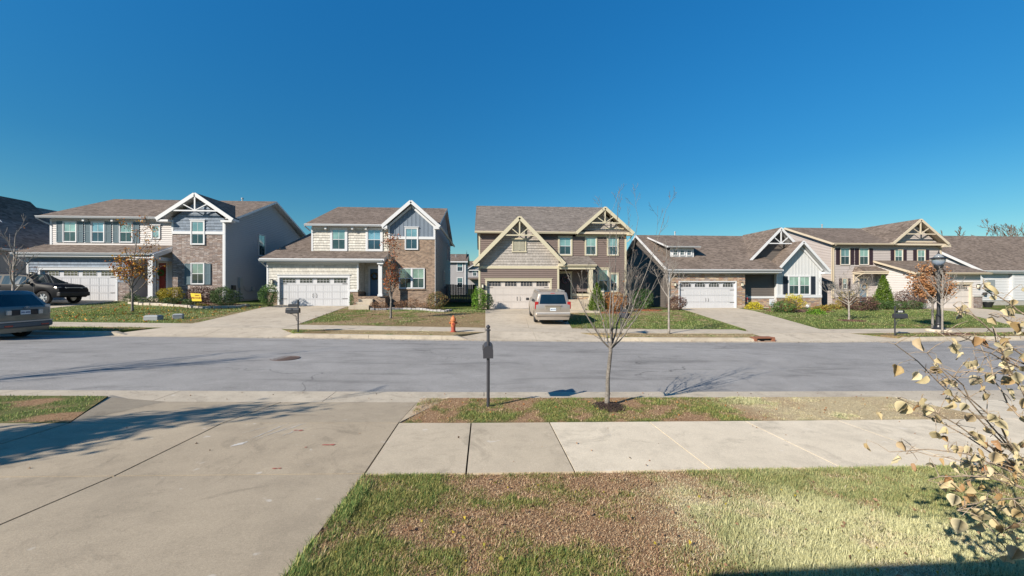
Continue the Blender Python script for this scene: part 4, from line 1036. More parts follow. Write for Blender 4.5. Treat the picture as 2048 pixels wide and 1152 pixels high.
h.trims([(Fb,25.73,29.97,1.35,1.60,-.1,.06),(Fr,22.4,25.75,1.28,1.47,-.1,.05),(Fb,25.73,25.9,1.60,3.6,-.02,.04),(Fb,29.8,29.95,1.60,3.7,-.02,.04)])
h.wall('flat', ('l',25.8), [[(33.6,.4),(33.95,.4),(33.95,3.7),(33.6,3.7)]], B4)
h.window(Fb, 26.9, 28.8, 1.65, 3.2, n=2, tw=.1)
h.shutter(Fb, 26.36, 26.76, 1.65, 3.24, SH4); h.shutter(Fb, 28.94, 29.34, 1.65, 3.24, SH4)
back_box(h, 15.76, 29.95, 34.8, 46, .5, 3.7, S4, 39.6, 7.3, 'r'); h.wall('lap', ('r',29.95), [[(33.6,.4),(34.8,.4),(34.8,3.75),(33.6,3.75)]], S4)
h.wall('lap', ('f',34.9), [[(23.2,3.9),(30.3,3.9),(26.75,7.35)]], S4, 'taupe siding gable behind the bay')
h.roof([slope_pts(15.3,25.6,32.55,3.78,39.6,7.58), slope_pts(25.6,30.4,34.9,5.05,39.6,7.58), slope_pts(15.3,30.4,46.5,3.78,39.6,7.58)], M_shingle)
h.roof(gable_slabs(26.75, 3.6, 7.68, 4.1, 34.3, 39.7, 34.5), M_shingle)
for sg in (-1, 1): h.rake((26.75, 34.28, 7.56), (26.75+sg*3.6, 34.28, 3.98), .2, .05)
h.truss(26.75, 7.45, 3.6, 6.22, 34.32, .995)
h.roof(gable_slabs(27.87, 2.45, 6.35, 3.78, 33.1, 38.3, 33.9), M_shingle)
for sg in (-1, 1): h.rake((27.87, 33.08, 6.24), (27.87+sg*2.45, 33.08, 3.67), .2, .05); h.rake((27.87, 33.53, 5.95), (27.87+sg*2.1, 33.53, 3.75), .16, .1)
h.trims([(('f',33.1),29.85,30.4,3.44,3.62,-.5,0)], 'fascia')
h.gutter((15.4,32.55,3.75),(25.45,32.55,3.75)); h.trims([(('f',32.57),15.5,25.45,3.5,3.6,-.42,0),(('f',32.9),15.75,25.45,3.4,3.62,-.09,0)], 'soffit')
h.rake((15.3,32.6,3.72),(15.3,39.6,7.5),.2,.06); h.lamp(Fg, 16.15, 2.5); h.lamp(Fg, 22.1, 2.5)
h.downspout([(15.55,32.6,3.6),(15.62,32.8,3.3),(15.66,32.92,3.1),(15.66,32.92,.6)])
# dormer
Fd = ('f',34.8)
h.wall('flat', Fd, [[(16.65,4.9),(18.85,4.9),(18.85,5.8),(16.65,5.8)]], M_white, 'white front of the shed dormer', name='dormer')
for i in range(3): h.window(Fd, 16.92+i*.64, 17.30+i*.64, 5.14, 5.60, tw=.05, sash='fx', rows=2, gl=[M_glassL, M_glassL])
h.wall('lap', ('l',16.65), [[(34.8,4.95),(38.2,6.8),(38.2,6.95),(34.8,5.85)]], S4); h.wall('lap', ('r',18.85), [[(34.8,4.95),(38.2,6.8),(38.2,6.95),(34.8,5.85)]], S4)
h.roof([slope_pts(16.25,19.25,34.4,5.92,38.9,7.3)], M_shingle, t=.12); h.gutter((16.25,34.4,5.91),(19.25,34.4,5.91), sz=.1); h.rake((16.23,34.4,5.86),(16.23,38.6,7.15),.14,.04)
mb = MB(); mb.box(22.5,25.3,33.1,33.9,.2,.5); h.put(mb, 'porch', M_concrete)
h.vent(19.6, 39.9, 7.3, .6)

# ---- house 5 (greige, plum shutters) ---------------------------------------------------
h = House('greige_house', (36,34.5,.5), 'two storey greige sided house with plum shutters and a side garage wing', M_tan)
Fm = ('f',34.5); Fg = ('f',31.3); q = .945
zz = lambda z: 2.2+(z-2.2)*q
h.wall('lap', Fm, [[(31.85,1.35),(34.42,1.35),(34.42,3.05),(31.85,3.05)],[(35.22,1.35),(37.6,1.35),(37.6,3.05),(35.22,3.05)],[(31.85,3.05),(42.6,3.05),(42.6,6.15),(31.85,6.15)],[(37.6,6.15),(42.6,6.15),(39.9,8.1)]], S5, 'greige siding of the front wall')
h.wall('stone', Fm, [[(31.85,.3),(34.42,.3),(34.42,1.25),(31.85,1.25)],[(35.22,.3),(37.6,.3),(37.6,1.25),(35.22,1.25)]], ST4)
h.wall('lap', ('l',31.85), [[(34.5,.6),(46,.6),(46,6.15),(39.9,8.35),(34.5,6.15)]], S5, 'greige siding of the side wall')
back_box(h, 31.85, 42.6, 34.5, 46, .6, 6.15, S5, 39.9, 8.35, 'r')
for a in (32.6, 34.45): h.window(Fm, a, a+.85, 4.35, 5.85, tw=.06); h.shutter(Fm, a-.45, a-.08, 4.35, 5.85, SH5); h.shutter(Fm, a+.93, a+1.3, 4.35, 5.85, SH5)
for a in (37.95, 40.2): h.window(Fm, a, a+.72, 4.5, 5.72, tw=.06); h.shutter(Fm, a-.43, a-.08, 4.5, 5.75, SH5); h.shutter(Fm, a+.8, a+1.15, 4.5, 5.75, SH5)
h.window(Fm, 32.8, 33.2, 2.15, 3.05, tw=.05); h.shutter(Fm, 32.46, 32.73, 2.1, 3.08, SH5); h.shutter(Fm, 33.27, 33.54, 2.1, 3.08, SH5)
h.door(Fm, 34.45, 35.2, .9, 3.05, M_dgb, lites=True, d=-.03)
wreath(34.82, 34.42, 2.35, [(.35,.25,.15),(.5,.4,.28),(.12,.10,.05)], 'straw and flower wreath on the grey blue door', r=.25)
h.trims([(Fm,31.8,31.95,1.25,6.1,0,.04),(('l',31.85),34.46,34.6,1.25,6.1,0,.04),(Fm,42.5,42.64,4.1,6.1,0,.04),(Fm,38.2,41.7,6.42,6.56,0,.05)])
h.roof([slope_pts(31.5,43.0,34.05,6.28,39.9,8.55), slope_pts(31.5,43.0,46.4,6.28,39.9,8.55)], M_shingle)
xc, ap, hf = 39.95, 8.55, 2.75; sl5 = .80
h.roof(gable_slabs(xc, hf, ap, ap-hf*sl5, 33.95, 39.8, 34.3), M_shingle)
for sg in (-1, 1): h.rake((xc, 33.93, ap-.1), (xc+sg*hf, 33.93, ap-hf*sl5-.1), .22, .05)
h.truss(xc, ap-.2, hf, 7.15, 33.98, sl5); h.trims([(('f',33.95),42.2,42.95,5.98,6.12,-.5,0)], 'soffit')
h.gutter((31.5,34.05,6.25),(37.6,34.05,6.25), mat=M_tan); h.rake((31.5,34.1,6.2),(31.5,39.9,8.45),.18,.05)
h.downspout([(31.7,34.0,6.1),(31.9,34.35,5.9),(31.9,34.44,5.7),(31.9,34.44,1.3)], M_tan)
# canopy
mb = MB(); mb.slab([(33.75,33.3,3.7),(36.35,33.3,3.7),(36.1,34.5,4.2),(34.0,34.5,4.2)], .1, 0, 1); mb.slab([(33.75,33.3,3.7),(34.0,34.5,4.2),(33.75,34.5,3.65)], .08, 0, 1); h.put(mb, 'porch_roof', [M_shingle, M_tan])
h.trims([(('f',33.34),33.8,36.3,3.46,3.62,-.06,0)], 'porch_beam')
for a in (33.85, 36.2):
    mb = MB(); mb.beam((a,33.4,3.5),(a,34.45,3.5),.09,.1); mb.tube([(a,33.6,3.45),(a,34.1,3.2),(a,34.42,2.7)], .045, 6); mb.beam((a,34.44,3.5),(a,34.44,2.6),.09,.08,(0,1,0)); h.put(mb, 'bracket', M_tan)
# garage wing
h.wall('lap', ('l',36.14), [[(31.3,.4),(34.5,.4),(34.5,4.35),(31.3,3.4)]], S5w, 'pale siding on the sunlit side of the garage')
h.around('lap', Fg, 36.14, 42.3, .4, 3.4, 37.0, 41.4, 2.5, S5w, label='pale siding around the garage door')
h.wall('lap', ('r',42.3), [[(31.3,.4),(40,.4),(40,3.4),(31.3,3.4)]], S5w)
for a, b in ((36.08,36.9),(41.55,42.36)):
    mb = MB(); mb.box(a, b, 31.2, 31.31, .2, 1.45); mb.box(a, b, 31.31, 31.6, .2, 1.45); h.put(mb, 'stone_pier', ST1)
    mb = MB(); mb.box(a-.04, b+.04, 31.15, 31.3, 1.45, 1.57); h.put(mb, 'pier_cap', M_found)
h.garage(Fg, 37.0, 41.4, .41, 2.5, G3); h.lamp(Fg, 41.95, 2.35)
h.roof([slope_pts(35.8,42.7,30.85,3.5,34.52,4.75), slope_pts(42.63,42.95,34.52,4.75,40,4.75)], M_shingle); h.gutter((35.8,30.85,3.48),(42.7,30.85,3.48), mat=M_tan); h.rake((35.8,30.9,3.42),(35.8,34.5,4.66),.16,.05)
h.vent(36.0, 40.3, 8.4, .5)

# ---- house 6 (white, right edge), house 0 (left edge) ----------------------------------
h = House('white_house', (52,33.0,.6), 'low white sided house with a broad brown roof')
h.wall('lap', ('f',35.0), [[(47.3,1.0),(50.3,1.0),(50.3,3.7),(47.3,3.7)]], S6, 'white siding beside the meters'); h.wall('lap', ('l',50.3), [[(34.75,1.0),(35.0,1.0),(35.0,3.7),(34.75,3.7)]], S6); h.wall('lap', ('f',34.75), [[(50.3,1.0),(62,1.0),(62,3.7),(50.3,3.7)]], S6)
h.wall('lap', ('l',47.3), [[(35,1.0),(48,1.0),(48,3.75),(41.6,7.4),(35,3.75)]], S6); h.wall('flat', ('b',48), [[(46.9,.5),(60,.5),(60,3.7),(46.9,3.7)]], S6)
mb = MB(); mb.box(47.35,50.35,35.02,35.2,.0,1.0); h.put(mb, 'foundation', M_found); mb = MB(); mb.box(50.35,62,34.77,34.95,.0,1.0); h.put(mb, 'foundation', M_found); mb = MB(); mb.box(47.35,47.5,35.2,48,.0,1.0); h.put(mb, 'foundation', M_found)
h.trims([(('f',35.0),47.25,47.4,1.0,3.6,0,.04),(('f',34.75),50.25,50.45,1.0,3.6,0,.04)])
h.roof([slope_pts(47.0,64,34.5,3.85,41.6,8.1), slope_pts(47.0,64,48.6,3.85,41.6,8.1)], M_shingle)
h.gutter((47.0,34.5,3.82),(64,34.5,3.82)); h.rake((46.98,34.6,3.78),(46.98,41.6,8.0),.22,.06); h.trims([(('f',34.5),47.0,64,3.6,3.68,-.5,0)], 'soffit')
mb = MB(); mb.box(47.7,48.5,34.75,34.98,2.0,3.0); h.put(mb, 'electric_meter', M_metal); mb = MB(); mb.box(47.5,47.75,34.8,34.98,1.5,1.75); mb.tube([(47.3,34.9,1.6),(47.6,34.9,1.8),(48.0,34.9,1.7)], .02, 5); h.put(mb, 'junction_box', M_dark)
h = House('grey_house', (-44,31,1.5), 'grey sided house with a dark steep roof beyond the black truck')
h.wall('lap', ('r',-33.4), [[(25.2,1.3),(49.6,1.3),(49.6,4.8),(25.2,4.8)]], S2s); h.wall('lap', ('f',25.2), [[(-44,1.3),(-33.4,1.3),(-33.4,4.8),(-44,4.8)]], S2s, 'grey siding of the front wall')
h.window(('f',25.2), -37.0, -36.1, 2.4, 4.0); h.trims([(('r',-33.4),25.15,25.3,1.3,4.7,0,.04),(('r',-33.4),29.6,29.75,1.3,4.7,0,.04)])
h.roof([[(-33.0,24.5,4.95),(-33.0,50,4.95),(-38.5,50,9.15),(-38.5,36,9.15)], [(-44,24.5,4.95),(-33.0,24.5,4.95),(-38.5,36,9.15)], [(-44,24.5,4.95),(-38.5,36,9.15),(-38.5,50,9.15),(-44,50,4.95)]], shingle('dark_roof_shingles', (.17,.125,.10), (.30,.235,.20)))
h.roof(gable_slabs(-38.3, 2.4, 9.5, 7.1, 32.4, 36.6)); h.wall('lap', ('f',32.9), [[(-40.3,7.0),(-36.3,7.0),(-38.3,9.1)]], S1)
for sg in (-1, 1): h.rake((-38.3, 32.38, 9.4), (-38.3+sg*2.4, 32.38, 7.0), .3, .05)
h.gutter((-32.95,24.5,4.9),(-32.95,50,4.9), out=(1,0,0)); h.wall('flat', ('b',49.6), [[(-44,1),(-33.4,1),(-33.4,4.8),(-44,4.8)]], S2s)

# ---- houses behind, and the one the photograph was taken from --------------------------
h = House('rear_house', (-5.5,60,1.5), 'distant grey two storey house seen between the cream and brown houses')
SBG = siding_c('siding_far_grey', (0.289,0.285,0.297))
h.wall('lap', ('f',60.0), [[(-11,1.2),(-2.75,1.2),(-2.75,6.1),(-11,6.1)]], SBG); h.wall('lap', ('r',-2.75), [[(60,1.2),(68,1.2),(68,6.1),(64,8.2),(60,6.1)]], SBG)
h.window(('f',60.0), -3.95, -3.2, 4.7, 6.0); h.window(('f',60.0), -3.95, -3.2, 2.3, 3.7)
h.roof([slope_pts(-11.3,-2.4,59.6,6.15,64,7.6), slope_pts(-11.3,-2.4,68.4,6.15,64,7.6)]); h.trims([(('f',60.0),-2.88,-2.72,1.2,6.1,0,.05)]); h.vent(-4.3,62,6.9,.3); h.vent(-6.3,63,7.2,.3)
h.wall('flat', ('b',68.0), [[(-11,1.2),(-2.75,1.2),(-2.75,6.1),(-11,6.1)]], SBG)
h = House('far_house', (-1,80,2), 'pale grey gabled house far beyond the wooden fence')
h.wall('lap', ('f',80.0), [[(-3.2,2.0),(3.5,2.0),(3.5,6.6),(.8,8.1),(-3.2,6.0)]], SBG)
for a, b in ((-2.2, 4.6), (-.6, 4.6), (-.6, 2.7)): h.window(('f',80.0), a, a+.7, b, b+1.3)
h.roof([slope_pts(-3.4,4,79.6,5.8,85,7.9)] + gable_slabs(-.9, 2.6, 7.6, 5.9, 79.4, 84)); h.wall('lap', ('l',-3.2), [[(80,2),(88,2),(88,5.9),(80,5.9)]], SBG)
mb = MB(); mb.slab([(-3.2,78.2,4.0),(-.9,78.2,4.0),(-.9,80,4.3),(-3.2,80,4.3)], .12); h.put(mb, 'porch_roof', [M_shingle])
h = House('near_house', (4,-1.2,.6), 'house behind the viewpoint whose eave shades the front lawn')
h.wall('lap', ('b',-1.35), [[(-2.0,.3),(13,.3),(13,3.3),(-2.0,3.3)]], S1); h.wall('lap', ('l',-2.0), [[(-9,.3),(-1.35,.3),(-1.35,3.3),(-9,3.3)]], S1); h.wall('lap', ('r',13), [[(-9,.3),(-1.35,.3),(-1.35,3.3),(-9,3.3)]], S1)
h.wall('flat', ('f',-9), [[(-2,.3),(13,.3),(13,3.3),(-2,3.3)]], S1)

h.roof([slope_pts(-2.55,13.4,-.62,3.35,-5.2,5.3), slope_pts(-2.55,13.4,-9.5,3.35,-5.2,5.3)])
h.window(('b',-1.35), 3, 4.2, 1.2, 2.7)
# ------------------------------------------------------------ plants
def leaf_cloud(name, pts, size, mats, parent, aspect=.55, fold=.35, jitter=.35, org=(0,0,0), droop=0.0, rg=None):
    """One small folded leaf per point, each a pair of triangles."""
    rg = rg or rng
    pts = np.asarray(pts, float) - np.asarray(org); n = len(pts)
    d = rg.normal(size=(n,3)); d[:,2] = d[:,2]*.6 - droop; d /= np.linalg.norm(d, axis=1)[:,None]
    e = rg.normal(size=(n,3)); e -= d*np.sum(d*e,1)[:,None]; e /= np.linalg.norm(e, axis=1)[:,None]
    nn = np.cross(d, e); s = (size*(1-jitter+2*jitter*rg.random(n)))[:,None]
    V = np.zeros((n,4,3)); V[:,0] = pts; V[:,1] = pts+d*s*.5+e*s*aspect*.5+nn*s*fold*.3; V[:,2] = pts+d*s; V[:,3] = pts+d*s*.5-e*s*aspect*.5+nn*s*fold*.3
    b = np.arange(n)*4; loops = np.stack([b,b+1,b+2,b,b+2,b+3],1).ravel()
    me = bpy.data.meshes.new(name); me.vertices.add(n*4); me.loops.add(n*6); me.polygons.add(n*2)
    me.vertices.foreach_set('co', V.ravel()); me.loops.foreach_set('vertex_index', loops)
    me.polygons.foreach_set('loop_start', np.arange(n*2)*3); me.update(calc_edges=True); me.validate()
    me.materials.append(mats); o = bpy.data.objects.new(name, me); C.objects.link(o); o.parent = parent; return o
def grow(mb, p, d, L, r, depth, tips, rg, seg=6, wob=.12, up=.25, kids=(3,5), kl=.55, ka=.7, minr=.003, sides=6, nodes=None, gen=0):
    pts = [Vector(p)]; rad = [r]; d = Vector(d).normalized()
    for i in range(seg):
        d = (d + Vector((rg.gauss(0,wob), rg.gauss(0,wob), rg.gauss(0,wob) + up*.5/seg*2))).normalized()
        pts.append(pts[-1] + d*L/seg); rad.append(max(minr, r*(1-.8*(i+1)/seg)))
    mb.tube(pts, rad, sides if gen < 1 else (5 if gen < 2 else 4), cap=False)
    for q in pts[seg//2:]: tips.append((q.copy(), gen))
    if depth > 0:
        n = rg.randint(*kids)
        for k in range(n):
            t = .25 + .7*(k+rg.random())/n; i = min(seg-1, int(t*seg)); f = t*seg-i
            q = pts[i].lerp(pts[i+1], f); dd = (pts[i+1]-pts[i]).normalized()
            ax = dd.orthogonal().normalized(); ax.rotate(Matrix.Rotation(rg.uniform(0, 6.283), 3, dd))
            nd = (dd*math.cos(ka) + ax*math.sin(ka)*rg.uniform(.7,1.2)).normalized()
            grow(mb, q, nd, L*kl*(1.15-.5*t)*rg.uniform(.7,1.2), max(minr, rad[i]*.6), depth-1, tips, rg, max(3, seg-2), wob, up, kids, kl, ka, minr, sides, nodes, gen+1)
B_grey = bark('bark_grey', (.075,.068,.06), (.23,.21,.19)); B_brown = bark('bark_brown', (.07,.05,.04), (.20,.155,.125)); B_pale = bark('bark_pale', (.15,.135,.12), (.33,.30,.27))
def tree(name, x, y, label, cat='tree', h=3.4, r=.035, crotch=1.1, limbs=7, spread=.5, seed=1, depth=2, barkm=None, leaves=None, lsize=.07, nleaf=0, lz=None, group=None, lean=(0,0), kids=(3,5), limb_l=None, ka=.6, minr=.003, up=.5, targets=None, kl=.5, lspread=.12):
    rg = random.Random(seed); nr = np.random.default_rng(seed); z = HG(x, y) if not callable(y) else 0
    t = empty(name, (x, y, z-.03), 0, label, cat, group); barkm = barkm or B_grey
    mb = MB(); top = Vector((lean[0]*crotch, lean[1]*crotch, crotch)); n = 8
    pts = [Vector((lean[0]*crotch*(i/n)**1.5 + rg.gauss(0,.006)*(i > 0), lean[1]*crotch*(i/n), crotch*i/n)) for i in range(n+1)]
    rad = [r*(1.25 if i == 0 else 1.05 if i == 1 else 1-.25*i/n) for i in range(n+1)]
    mb.tube(pts, rad, 10); top = pts[-1]
    mb.build('trunk', barkm, t, smooth=True)
    tips = []; cb = MB(); cb2 = None
    if targets:
        for k, T in enumerate(targets):
            T = Vector(T); f0 = rg.uniform(-.12, 0) ; base = top + Vector((0,0,f0)); d = T - base
            c1 = base + Vector((d.x*.42, d.y*.42, d.z*.22)); pp = []; m = 10
            for i in range(m+1):
                u = i/m; q = base*(1-u)**2 + c1*2*u*(1-u) + T*u*u; pp.append(q + Vector((rg.gauss(0,.008), rg.gauss(0,.008), 0))*(0 < i < m))
            L = d.length; rr = r*.46*min(1, .45+L/(h-crotch)*.6); ra = [max(minr, rr*(1-.86*(i/m)**.8)) for i in range(m+1)]
            cb.tube(pp, ra, 6, cap=False)
            for i in range(2, m+1):
                tips.append((pp[i].copy(), 1))
                if rg.random() < .72:
                    dd = (pp[i]-pp[i-1]).normalized(); ax = dd.orthogonal().normalized(); ax.rotate(Matrix.Rotation(rg.uniform(0,6.28),3,dd))
                    nd = (dd*.8+ax*.55+Vector((0,0,.25))).normalized()
                    grow(cb, pp[i], nd, L*rg.uniform(.16,.40)*(1.2-.5*i/m), max(minr, ra[i]*.55), depth-1, tips, rg, 4, .09, .3, (2,4), .45, .6, minr, 5, gen=1)
    else:
        L0 = limb_l or (h-crotch)
        # leader
        grow(cb, top, (lean[0], lean[1], 1), (h-crotch), r*.72, depth, tips, rg, 8, .05, .4, kids, kl, ka, minr, 6)
        for k in range(limbs):
            a = k*2.4 + rg.uniform(-.4,.4); zz = crotch*(.82+.18*rg.random()) + (h-crotch)*.45*(k/limbs)
            q = Vector((lean[0]*zz, lean[1]*zz, zz)); tilt = spread*rg.uniform(.7,1.2)
            grow(cb, q, (math.cos(a)*math.sin(tilt), math.sin(a)*math.sin(tilt), math.cos(tilt)), L0*rg.uniform(.6,.9)*(1-.45*k/limbs), r*.5, depth-1, tips, rg, 7, .07, up, kids, kl, ka, minr, 5, gen=1)
    bo = cb.build('branch', barkm, t, smooth=True)
    bo['label'] = 'bare branches rising from the trunk'
    if leaves and nleaf:
        P = []
        cand = [q for q, g in tips if g >= 1] or [q for q, g in tips]
        if lz: cand = [q for q in cand if lz(q, rg)]
        for i in range(nleaf):
            q = rg.choice(cand); P.append((q.x+rg.gauss(0,lspread), q.y+rg.gauss(0,lspread), q.z+rg.gauss(0,lspread*.8)))
        leaf_cloud('crown', P, lsize, leaves, t, aspect=.75, droop=.4, rg=nr)
    return t
def bush(name, x, y, label, rx, rz, mat, n=1400, size=.06, ry=None, seed=1, shape='ball', group=None, z=None, stems=True, lump=.36, cat='shrub', dens=.55):
    nr = np.random.default_rng(seed); rg = random.Random(seed); ry = ry or rx
    z = HG(x, y) if z is None else z; t = empty(name, (x, y, z-.02), 0, label, cat, group)
    u = nr.normal(size=(n,3)); u /= np.linalg.norm(u,axis=1)[:,None]
    ph = nr.random((5,3))*6.28; fq = nr.integers(2,6,(5,3))
    lu = sum(np.sin(u[:,0]*fq[k,0]+ph[k,0])*np.sin(u[:,1]*fq[k,1]+ph[k,1])*np.sin(u[:,2]*fq[k,2]+ph[k,2]) for k in range(5))/2.2
    rr = (dens+(1-dens)*nr.random(n)**.5)*(1+lump*lu)
    P = u*rr[:,None]
    if shape == 'cone':
        hh = nr.random(n)**1.35; a = nr.random(n)*6.28; w = (1-hh)**.8*(1+.18*np.sin(a*5+hh*9))*(.6+.4*nr.random(n)); P = np.stack([np.cos(a)*w, np.sin(a)*w, hh*2-1],1)
    elif shape == 'low': P[:,2] = np.abs(P[:,2])*1.3-1
    P = P*np.array([rx,ry,rz/2]) + np.array([0,0,rz/2]); P[:,2] = np.maximum(P[:,2], .02)
    leaf_cloud('foliage', P, size, mat, t, aspect=.6, rg=nr)
    if stems:
        mb = MB()
        for k in range(11):
            q = P[rg.randrange(n)]*.85; b = Vector((rg.gauss(0,rx*.1), rg.gauss(0,ry*.1), 0)); m = Vector((q[0]*.35, q[1]*.35, q[2]*.55))
            mb.tube([b, m, Vector(q)], [.014,.009,.004], 4, cap=False)
        mb.build('stem', B_brown, t)
    return t
L_yel = leafmat('leaves_yellow_rust', [(.30,.07,.02),(.45,.14,.02),(.55,.28,.03),(.50,.34,.05),(.22,.05,.02),(.40,.20,.03)])
L_red = leafmat('leaves_red_rust', [(.28,.05,.02),(.38,.09,.025),(.20,.06,.03),(.42,.16,.04),(.12,.09,.04),(.30,.12,.05)])
L_tan = leafmat('leaves_tan_rust', [(.34,.16,.07),(.42,.22,.10),(.26,.11,.05),(.50,.29,.15),(.20,.10,.05)])
L_dk = leafmat('leaves_dark_green', [(.018,.04,.012),(.04,.08,.022),(.07,.125,.035),(.11,.17,.06),(.03,.06,.02)])
L_md = leafmat('leaves_mid_green', [(.03,.07,.015),(.06,.13,.03),(.10,.19,.045),(.16,.25,.08)])
L_lime = leafmat('leaves_lime', [(.06,.14,.012),(.11,.24,.02),(.16,.30,.03),(.05,.10,.012)])
L_gold = leafmat('leaves_gold', [(.42,.34,.02),(.55,.46,.03),(.30,.28,.03),(.62,.55,.06)])
L_olive = leafmat('leaves_olive_gold', [(.16,.15,.03),(.28,.24,.04),(.36,.28,.05),(.12,.10,.03),(.30,.16,.04)])
L_goldg = leafmat('leaves_gold_green', [(.26,.22,.02),(.38,.30,.03),(.20,.20,.03),(.46,.34,.04)])
L_plum = leafmat('leaves_plum', [(.05,.025,.025),(.10,.05,.045),(.17,.09,.07),(.07,.045,.03),(.20,.13,.10)])
L_mix = leafmat('leaves_green_rust', [(.07,.10,.03),(.14,.14,.05),(.24,.15,.06),(.30,.14,.06),(.12,.13,.07),(.05,.07,.02)])
L_brn = leafmat('leaves_dry_brown', [(.16,.09,.05),(.25,.14,.08),(.32,.20,.12),(.11,.06,.04)])
L_org = leafmat('leaves_burnt_orange', [(.30,.12,.04),(.40,.18,.05),(.22,.09,.03),(.48,.26,.09)])
L_con = leafmat('needles_bright', [(.05,.10,.012),(.10,.17,.02),(.15,.22,.03),(.08,.14,.015),(.04,.07,.012)])

# front verge tree (limb targets measured in metres from the foot)
k = .0087
T = [((px_-1214)*k, dy, (812-py_)*k*1.0) for px_, py_, dy in [(1128,520,.2),(1150,590,-.2),(1212,428,-.25),(1240,408,.1),(1290,425,.25),(1328,418,-.15),(1345,530,.3),(1186,500,.35),(1262,540,-.4)]]
tree('bare_tree', 2.14, 6.85, 'young leafless tree in a mulch ring on the near verge', h=3.45, r=.040, crotch=1.12, targets=T, seed=11, depth=3, lean=(.065,0), barkm=B_grey, leaves=L_red, nleaf=46, lsize=.03, minr=.0019, lspread=.02)
def mulch(x, y, r, label, zf=None, col=None, n=700, seed=3, ry=None, s=.035):
    rg = random.Random(seed); mb = MB(); ry = ry or r
    ring = [(x+r*math.cos(a*.3491)*rg.uniform(.88,1.08), y+ry*math.sin(a*.3491)*rg.uniform(.88,1.08)) for a in range(18)]
    for i in range(18):
        a, b = ring[i], ring[(i+1) % 18]; mb.face([(x,y,HG(x,y)+.055),(*a,HG(*a)+.006),(*b,HG(*b)+.006)], 0, (0,0,1))
    for i in range(n):
        a = rg.uniform(0,6.283); q = math.sqrt(rg.random())*1.05; px_, py_ = x+r*q*math.cos(a), y+ry*q*math.sin(a); z = HG(px_,py_)+.05*(1-min(1,q))+.012
        d = Vector((rg.gauss(0,1),rg.gauss(0,1),rg.gauss(0,.35))).normalized(); e = d.cross(Vector((rg.gauss(0,.4),rg.gauss(0,.4),1))).normalized(); c = Vector((px_,py_,z))
        mb.face([c-d*s-e*s*.25, c+d*s-e*s*.25, c+d*s+e*s*.25, c-d*s+e*s*.25])
    o = mb.build('mulch', col or M_mulch); o['kind'] = 'stuff'; return o
M_mulch = leafmat('dark_mulch', [(.02,.014,.012),(.045,.03,.024),(.08,.055,.045),(.03,.02,.018)], .95, .0)
M_mulch_r = leafmat('red_mulch', [(.09,.045,.03),(.16,.085,.06),(.06,.035,.028),(.22,.13,.10)], .95, .0)
M_straw_p = leafmat('pine_straw', [(.30,.11,.055),(.40,.17,.09),(.22,.08,.04)], .95, .0)
mulch(2.16, 6.78, .27, '', n=1500, s=.018, ry=.30)
tree('maple_tree', -19.72, 23.92, 'small tree with thinning yellow and rust leaves on the stone bay house lawn', h=4.6, r=.062, crotch=1.05, limbs=13, spread=.80, seed=4, depth=3, barkm=B_grey, leaves=L_yel, nleaf=1300, lsize=.10, limb_l=2.1, lz=lambda q, rg: q.z < 2.5 or rg.random() < .4, lspread=.10, minr=.006)
tree('maple_tree', -5.25, 23.03, 'slim tree with rust red leaves on the cream house lawn', h=4.6, r=.065, crotch=1.0, limbs=13, spread=.42, seed=5, depth=3, barkm=B_grey, leaves=L_red, nleaf=1100, lsize=.09, limb_l=1.6, minr=.006, lspread=.09)
tree('bare_tree', 8.65, 18.22, 'leafless young tree on the far verge in front of the ranch house', h=4.2, r=.05, crotch=1.75, limbs=7, spread=.55, seed=8, depth=3, barkm=B_pale, minr=.004, limb_l=2.3)
tree('bare_tree', 22.76, 23.48, 'small round headed leafless tree in a mulch patch before the greige house', h=3.0, r=.06, crotch=1.0, limbs=16, spread=1.0, seed=9, depth=3, barkm=B_pale, minr=.005, limb_l=2.3, kids=(3,5), up=.3)
tree('tan_leaved_tree', 24.15, 19.95, 'tree full of dry tan leaves behind the street lamp', h=3.05, r=.06, crotch=1.35, limbs=18, spread=.78, seed=10, depth=3, barkm=B_grey, leaves=L_tan, nleaf=5200, lsize=.10, limb_l=1.7, minr=.006, lspread=.16)
tree('bare_tree', 22.2, 17.92, 'thin pale leafless tree on the far verge right beside the street lamp', h=3.0, r=.045, crotch=1.5, limbs=9, spread=.8, seed=12, depth=3, barkm=B_pale, minr=.004, limb_l=2.0)
tree('bare_tree', -22.3, 20.6, 'forked leafless tree standing behind the green estate car', h=4.3, r=.07, crotch=1.5, limbs=6, spread=.6, seed=21, depth=2, barkm=B_pale, leaves=L_red, nleaf=40, lsize=.07, limb_l=2.1, minr=.006)
tree('bare_tree', 11.0, 29.6, 'twiggy leafless small tree between the brown and ranch houses', h=4.0, r=.045, crotch=.5, limbs=13, spread=.5, seed=14, depth=3, barkm=B_grey, leaves=L_plum, nleaf=120, lsize=.07, limb_l=3.0, minr=.006, group=None)
mulch(22.8, 23.35, .85, '', col=M_mulch_r, n=500, s=.05, seed=5, ry=.5); mulch(22.6, 17.6, 1.1, '', col=M_mulch_r, n=500, s=.05, seed=6, ry=.35)

# unseen trees left of the frame: their shadows cross the driveway and the road
tree('bare_tree', -13.4, 6.75, 'leafless street tree on the near verge that shades the road', h=5.8, r=.06, crotch=1.3, limbs=11, spread=.42, seed=31, depth=3, barkm=B_grey, minr=.007, limb_l=3.6, kids=(2,4))
tree('leafy_tree', -10.6, 1.3, 'leafy tree left of the driveway that shades the concrete', h=5.1, r=.09, crotch=1.6, limbs=16, spread=.42, seed=32, depth=3, barkm=B_grey, leaves=L_org, nleaf=6500, lsize=.12, lz=lambda q, rg: q.z < 4.7, limb_l=1.9, minr=.008, lspread=.22)

